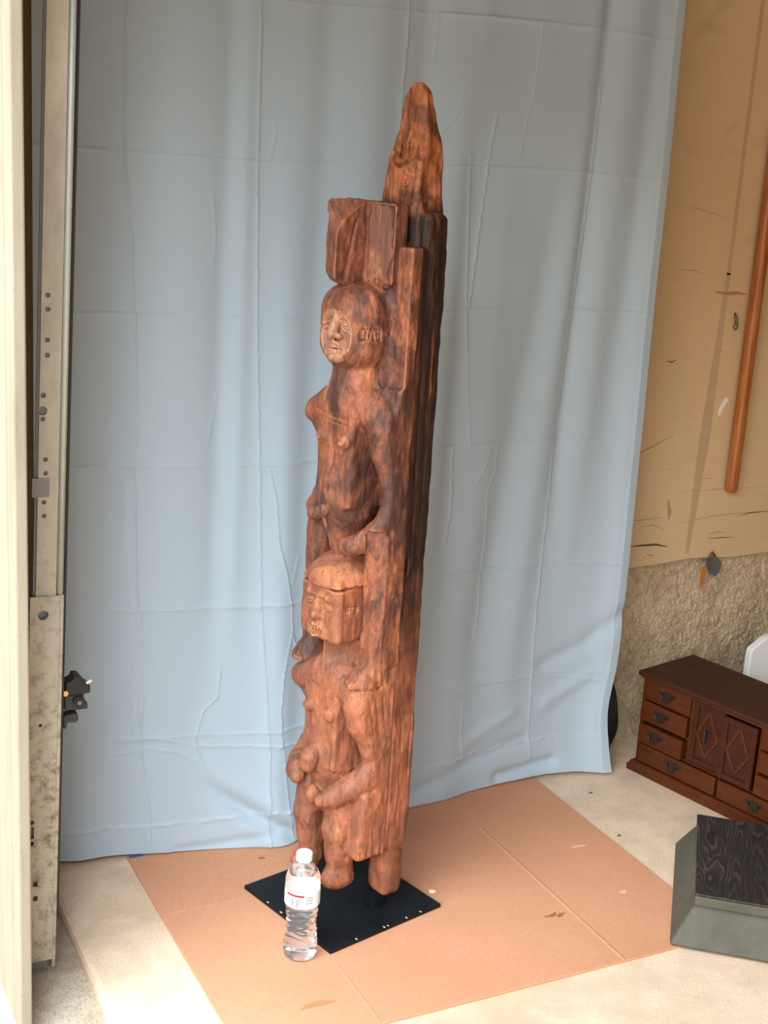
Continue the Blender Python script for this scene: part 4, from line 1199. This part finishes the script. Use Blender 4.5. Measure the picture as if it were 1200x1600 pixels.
# --- lower figure
FD.op(pbox((0.0, 0.043, 0.628), (0.0555, 0.056, 0.062), 0.015), 0.001, LF)
FD.op(pbox((0.0, 0.000, 0.60), (0.056, 0.020, 0.12), 0.010), 0.004, LF)
for s_ in (1, -1):
    FD.op(pbox((s_ * 0.079, 0.108, 0.607), (0.030, 0.024, 0.060), 0.003, (s_ * -32, 0, 0)), 0.001, None, True)   # cheek planes
FD.op(pell((0.0, 0.083, 0.586), (0.040, 0.027, 0.022)), 0.006, FL)                     # muzzle
FD.op(pbox((0.0, 0.112, 0.635), (0.050, 0.0155, 0.015), 0.010), 0.008, FL, True)       # eye hollow
limb([((0.0, 0.094, 0.655), 0.0065), ((0.0, 0.098, 0.632), 0.0085), ((0.0, 0.101, 0.618), 0.0120)], FL, 0.005, 0.004)
for s_ in (1, -1):
    FD.op(pell((s_ * 0.010, 0.096, 0.615), (0.007, 0.007, 0.006)), 0.003, FL)
    FD.op(pell((s_ * 0.025, 0.093, 0.636), (0.014, 0.008, 0.0075), (0, 0, s_ * 15)), 0.002, FL)
    FD.op(pbox((s_ * 0.025, 0.102, 0.636), (0.012, 0.004, 0.0015), 0.001, (0, 0, s_ * 15)), 0.001, None, True)
    limb([((s_ * 0.006, 0.099, 0.653), 0.004), ((s_ * 0.026, 0.097, 0.653), 0.005), ((s_ * 0.042, 0.088, 0.646), 0.004)], FL, 0.003, 0.003)
FD.op(pell((0.0, 0.112, 0.588), (0.028, 0.0125, 0.0110)), 0.0005, None, True)
for k in range(6):
    x_ = -0.0165 + 0.0066 * k
    FD.op(pbox((x_, 0.1050 - abs(x_) * 0.25, 0.5915), (0.0024, 0.0045, 0.0030), 0.0012), 0.0006, FL)
    FD.op(pbox((x_, 0.1040 - abs(x_) * 0.25, 0.5840), (0.0024, 0.0045, 0.0026), 0.0012), 0.0006, FL)
limb([((-0.026, 0.094, 0.587), 0.003), ((0.0, 0.107, 0.576), 0.0038), ((0.026, 0.094, 0.587), 0.003)], FL, 0.002, 0.002)
limb([((-0.026, 0.094, 0.589), 0.003), ((0.0, 0.107, 0.599), 0.003), ((0.026, 0.094, 0.589), 0.003)], FL, 0.002, 0.002)
FD.op(pbox((0.0, 0.07, 0.548), (0.08, 0.06, 0.018), 0.003, (0, 6, 0)), 0.002, None, True)  # cut under the jaw
scars(lambda v_: 0.0556, 0.074, 0.050, 0.632, 0.006, 6, LF)
FD.op(pcap((0.0, 0.016, 0.600), (0.0, 0.020, 0.490), 0.040, 0.044), 0.004, LF)
FD.op(pbox((0.0, 0.026, 0.54), (0.038, 0.040, 0.065), 0.003, (45, 0, 0)), 0.003, LF)
FD.op(pcap((-0.015, 0.044, 0.490), (-0.090, 0.050, 0.458), 0.040, 0.025), 0.010, LF)
FD.op(pcap((0.015, 0.044, 0.490), (0.076, 0.048, 0.470), 0.040, 0.034), 0.010, LF)
FD.op(pbox((-0.002, 0.034, 0.400), (0.0490, 0.047, 0.088), 0.008), 0.006, LF)
FD.op(pell((-0.002, 0.036, 0.328), (0.056, 0.056, 0.078)), 0.010, LF)
FD.op(pcap((0.0, 0.036, 0.300), (0.0, 0.036, 0.240), 0.046, 0.040), 0.010, LF)
for s_ in (1, -1):
    FD.op(pell((s_ * 0.030, 0.081, 0.424), (0.0140, 0.0135, 0.0135)), 0.002, LF)
limb([((0.0, 0.086, 0.348), 0.013), ((0.0, 0.098, 0.332), 0.0175), ((0.0, 0.101, 0.319), 0.0165)], LF, 0.004, 0.003)
FD.op(pbox((0.0, 0.105, 0.298), (0.02, 0.02, 0.006), 0.002), 0.002, None, True)
FD.op(pbox((0.0625, 0.062, 0.362), (0.0120, 0.055, 0.052), 0.011), 0.003, None, True)
FD.op(pbox((0.0990, 0.0125, 0.375), (0.0125, 0.0155, 0.125), 0.004), 0.003, LF)
FD.op(pbox((0.0900, 0.034, 0.462), (0.0215, 0.036, 0.034), 0.010, (0, 8, 0)), 0.008, LF)
limb([((0.083, 0.054, 0.456), 0.0335), ((0.086, 0.048, 0.422), 0.0290), ((0.0920, 0.030, 0.372), 0.0205), ((0.0940, 0.022, 0.335), 0.0205), ((0.0890, 0.040, 0.309), 0.0220), ((0.074, 0.062, 0.287), 0.0230), ((0.055, 0.083, 0.268), 0.0195), ((0.038, 0.099, 0.257), 0.0115)], LF, 0.008, 0.004)
for k in range(4):
    FD.op(pcap((0.1125, 0.056 - 0.016 * k, 0.475), (0.1120, 0.036 - 0.013 * k, 0.37), 0.0024, 0.0012), 0.002, None, True)
limb([((-0.088, 0.048, 0.455), 0.0240), ((-0.086, 0.016, 0.400), 0.0180), ((-0.088, 0.012, 0.345), 0.0185), ((-0.088, 0.034, 0.306), 0.0190), ((-0.076, 0.062, 0.288), 0.0200), ((-0.058, 0.082, 0.279), 0.0195), ((-0.046, 0.092, 0.274), 0.0150)], LF, 0.008, 0.004)
FD.op(pbox((0.130, 0.04, 0.35), (0.0180, 0.09, 0.22), 0.001), 0.002, None, True)
FD.op(pell((0.0, 0.086, 0.252), (0.015, 0.017, 0.020)), 0.004, LF)
FD.op(pbox((0.0, 0.024, 0.238), (0.062, 0.036, 0.045), 0.020), 0.012, LF)
for s_ in (1, -1):
    limb([((s_ * 0.042, 0.046, 0.245), 0.036), ((s_ * 0.0455, 0.057, 0.190), 0.0305), ((s_ * 0.0455, 0.052, 0.140), 0.0265), ((s_ * 0.0455, 0.048, 0.105), 0.0245)], LF, 0.010)
    FD.op(pell((s_ * 0.0475, 0.056, 0.090), (0.0265, 0.036, 0.024)), 0.008, LF)
    for k in (-0.5, 0.5):
        FD.op(pcap((s_ * 0.0475 + k * 0.018, 0.085, 0.105), (s_ * 0.0475 + k * 0.018, 0.095, 0.075), 0.0025, 0.0025), 0.002, None, True)
FD.op(pbox((0.0, 0.05, 0.12), (0.0165, 0.08, 0.085), 0.012), 0.006, None, True)          # gap between the legs
FD.op(pbox((0.0860, 0.024, 0.215), (0.0255, 0.035, 0.070), 0.012, (0, 4, 0)), 0.005, LF)              # ragged skirt flap
for k in range(4):
    v_ = 0.056 - 0.016 * k
    FD.op(pcap((0.114, v_, 0.140), (0.114, v_ - 0.004, 0.235 - 0.012 * (k % 2)), 0.004, 0.002), 0.003, None, True)
for u_, v_, r_ in ((0.100, 0.035, 0.005), (0.110, 0.012, 0.007)):
    FD.op(pell((u_, v_, 0.146), (r_ * 1.4, r_ * 1.4, r_)), 0.003, None, True)
for k in range(5):
    FD.op(pcap((0.058, 0.075 - 0.004 * k, 0.225 - 0.008 * k), (0.074, 0.060 - 0.004 * k, 0.222 - 0.008 * k), 0.0018, 0.0012), 0.002, None, True)

FD.op(pcap((0.1125, -0.0045, 0.15), (0.1125, -0.0045, 0.505), 0.0034, 0.0030), 0.001, None, True)     # groove between figure and plank

# feet of the upper figure on the lower one's shoulders
def foot(s_):
    def fn(x, y, z):
        t_ = np.clip((0.548 - z) / 0.044, 0, 1)
        hu = 0.0225 + 0.0075 * t_ ** 1.5; hv = 0.024 + 0.020 * t_ ** 1.5
        k0 = np.sqrt(((x - s_ * 0.0835) / hu) ** 2 + ((y - 0.024 - 0.016 * t_) / hv) ** 2)
        return np.maximum((k0 - 1) * 0.020, np.maximum(0.4975 - z, z - 0.56))
    return fn
for s_ in (1, -1):
    FD.op((foot(s_), np.array((s_ * 0.0835 - 0.04, -0.02, 0.49)), np.array((s_ * 0.0835 + 0.04, 0.10, 0.565))), 0.004, UF)
    for k in (-1.5, -0.5, 0.5, 1.5):
        FD.op(pcap((s_ * 0.0835 + k * 0.011, 0.066, 0.522), (s_ * 0.0835 + k * 0.0135, 0.090 - abs(k) * 0.006, 0.498), 0.0016, 0.0024), 0.001, None, True)
FD.op(pbox((0.130, 0.04, 0.52), (0.0175, 0.09, 0.05), 0.001), 0.002, None, True)

# cap on the lower head
def capdome(x, y, z):
    cz = 0.681 - 0.10 * (y - 0.044)
    k0 = np.sqrt((x / 0.064) ** 2 + ((y - 0.043) / 0.066) ** 2 + ((z - cz) / 0.046) ** 2) + 1e-6
    k1 = np.sqrt((x / 0.064 ** 2) ** 2 + ((y - 0.043) / 0.066 ** 2) ** 2 + ((z - cz) / 0.046 ** 2) ** 2) + 1e-6
    d = k0 * (k0 - 1) / k1
    return np.maximum(d, cz - z)
FD.op((capdome, np.array((-0.07, -0.03, 0.665)), np.array((0.07, 0.115, 0.735))), 0.001, CP)

def brim(x, y, z):
    cz = 0.681 - 0.10 * (y - 0.044)
    k2 = np.sqrt((x / 0.064) ** 2 + ((y - 0.043) / 0.066) ** 2)
    return np.maximum(np.maximum(np.abs(z - cz + 0.0035) - 0.0028, (0.86 - k2) * 0.06), np.abs(x) - 0.0585)
FD.op((brim, np.array((-0.07, 0.0, 0.66)), np.array((0.07, 0.115, 0.69))), 0.001, None, True)

# adze marks and weathering over everything
x_, y_, z_ = FD.xyz((slice(None),) * 3)
near = np.abs(FD.F) < 0.012
ii = np.nonzero(near)
px, py, pz = FD.ax[0][ii[0]], FD.ax[1][ii[1]], FD.ax[2][ii[2]]
FD.F[ii] += 0.0015 * vnoise(px, py, pz, (60, 60, 26), 51) + 0.0011 * vnoise(px, py, pz, (150, 150, 50), 52) + 0.0009 * vnoise(px, py, pz, (18, 18, 9), 53)
del near, ii, px, py, pz

def surface_nets(FD):
    F = FD.F; S_ = F < 0
    n0, n1, n2 = F.shape
    cnt = np.zeros((n0 - 1, n1 - 1, n2 - 1), np.int8)
    for a in (0, 1):
        for b in (0, 1):
            for c_ in (0, 1):
                cnt += S_[a:n0 - 1 + a, b:n1 - 1 + b, c_:n2 - 1 + c_]
    act = (cnt > 0) & (cnt < 8)
    I = np.stack(np.nonzero(act), -1)
    vid = np.full(act.shape, -1, np.int32); vid[act] = np.arange(len(I))
    corners = [(a, b, c_) for a in (0, 1) for b in (0, 1) for c_ in (0, 1)]
    val = {c_: F[I[:, 0] + c_[0], I[:, 1] + c_[1], I[:, 2] + c_[2]] for c_ in corners}
    acc = np.zeros((len(I), 3), np.float32); num = np.zeros(len(I), np.float32)
    for c_ in corners:
        for ax in range(3):
            if c_[ax]: continue
            e = list(c_); e[ax] = 1; e = tuple(e)
            a, b = val[c_], val[e]
            m = (a < 0) != (b < 0)
            t_ = np.where(m, a / np.where(m, a - b, 1), 0)
            for k in range(3):
                acc[:, k] += np.where(m, c_[k] + (t_ if k == ax else 0), 0)
            num += m
    P = (I + acc / num[:, None]) * FD.h + FD.lo[None, :]
    Q = []
    for ax in range(3):
        o1, o2 = [(1, 2), (2, 0), (0, 1)][ax]
        sl0 = [slice(1, n - 1) for n in F.shape]; sl0[ax] = slice(0, F.shape[ax] - 1)
        sl1 = list(sl0); sl1[ax] = slice(1, F.shape[ax])
        a, b = S_[tuple(sl0)], S_[tuple(sl1)]
        E_ = np.stack(np.nonzero(a != b), -1)
        neg = a[tuple(E_.T)]
        base = E_.copy()
        for k in range(3):
            if k != ax: base[:, k] += 1
        def at_(d1, d2):
            c_ = base.copy(); c_[:, o1] -= d1; c_[:, o2] -= d2
            return vid[c_[:, 0], c_[:, 1], c_[:, 2]]
        q = np.stack([at_(0, 0), at_(1, 0), at_(1, 1), at_(0, 1)], -1)
        q[~neg] = q[~neg][:, ::-1]
        Q.append(q)
    Q = np.concatenate(Q)
    return P.astype(np.float32), Q, FD.G[I[:, 0], I[:, 1], I[:, 2]]
P, Q, lab = surface_nets(FD)
P = P * np.array([1, -1, 1], np.float32)          # v (front) becomes -y
Q = Q[:, ::-1]
del FD
# vertex normals of the whole carving so that the parts meet without a visible seam
nf = np.cross(P[Q[:, 2]] - P[Q[:, 0]], P[Q[:, 3]] - P[Q[:, 1]])
vn = np.zeros_like(P)
for k in range(4):
    for c_ in range(3):
        vn[:, c_] += np.bincount(Q[:, k], weights=nf[:, c_], minlength=len(P)).astype(np.float32)
vn /= np.linalg.norm(vn, axis=1, keepdims=True) + 1e-12
ctr = P[Q].mean(1)
if float((vn * (P - np.array([0, 0, 0], np.float32)))[:, :2].sum()) < 0:
    Q = Q[:, ::-1]; vn = -vn
fl = lab[Q[:, 0]].astype(np.int32)
fl[fl == 0] = PL
hd_ = np.nonzero(fl == HD)[0]
c3 = ctr[hd_]
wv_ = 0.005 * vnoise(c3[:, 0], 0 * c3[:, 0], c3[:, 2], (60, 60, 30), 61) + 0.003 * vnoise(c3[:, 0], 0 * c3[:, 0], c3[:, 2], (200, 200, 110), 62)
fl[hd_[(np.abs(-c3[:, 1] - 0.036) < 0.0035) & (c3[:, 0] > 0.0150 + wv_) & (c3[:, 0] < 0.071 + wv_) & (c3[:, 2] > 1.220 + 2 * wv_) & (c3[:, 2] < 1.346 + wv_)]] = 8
SCU = empty('carved_post', (1.049, 2.117, CT + 0.0003), R(-75.7))
tag(SCU, 'tall weathered reddish carved wooden post with two stacked figures on a black plate', 'sculpture')
parts = {}
for g, nm, mt, par in ((PL, 'back_plank', M_PLANK, SCU), (HD, 'headdress', M_HEADD, SCU), (UF, 'upper_figure', M_FIG1, SCU), (LF, 'lower_figure', M_FIG2, SCU), (CP, 'cap', M_FIG2, LF), (8, 'pale_facet', M_FACET, HD), (FU, 'face', M_FACE, UF), (FL, 'face', M_FACE2, LF)):
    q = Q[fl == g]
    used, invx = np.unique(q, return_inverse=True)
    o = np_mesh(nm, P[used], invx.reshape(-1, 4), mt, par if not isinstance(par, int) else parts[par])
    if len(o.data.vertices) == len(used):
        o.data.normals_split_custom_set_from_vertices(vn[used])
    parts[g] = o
parts[PL]['label'] = 'dark weathered plank with a broken pointed top'
parts[HD]['label'] = 'blocky headdress with scooped corners'
parts[UF]['label'] = 'standing carved figure with hands on its belly, above'
parts[FU]['label'] = 'sunken paler oval face with bared teeth'
parts[LF]['label'] = 'carved figure with cap and ragged skirt, below'
obj('base_plate', box((-0.1385, -0.139, 0.0), (0.1385, 0.139, 0.008)), M_PLATE, SCU, bevel=0.0012)
bm = bmesh.new(); bx(bm, (0.045, 0.020, 0.008), (0.075, 0.050, 0.12)); obj('support_post', bm, M_PLATE, SCU)
rg = random.Random(12)
for i in range(9):      # paint chips along the plate's edges
    u_ = rg.uniform(-0.13, 0.13)
    bm = bmesh.new(); n = 6
    cx_, cy_ = ((u_, -0.1375) if i % 2 else (0.1370, u_))
    top_ = [bm.verts.new((cx_ + 0.0035 * rg.uniform(.5, 1.2) * math.cos(2 * math.pi * k / n), cy_ + 0.0022 * rg.uniform(.5, 1.2) * math.sin(2 * math.pi * k / n), 0.0083)) for k in range(n)]
    bm.faces.new(top_); obj('paint_chip', bm, M_CHIP, SCU)
o = blob('small_bit', (0, 0), 0.011, 0.005, M_CHIP, 0, 0.003, 15, amp=0.4, n=8); o.location = (1.152, 2.118, CT + 0.0088)  # small pale wedge-shaped piece below the plank end
tag(o, 'pale wedge-shaped piece on the black plate under the plank end', 'debris')
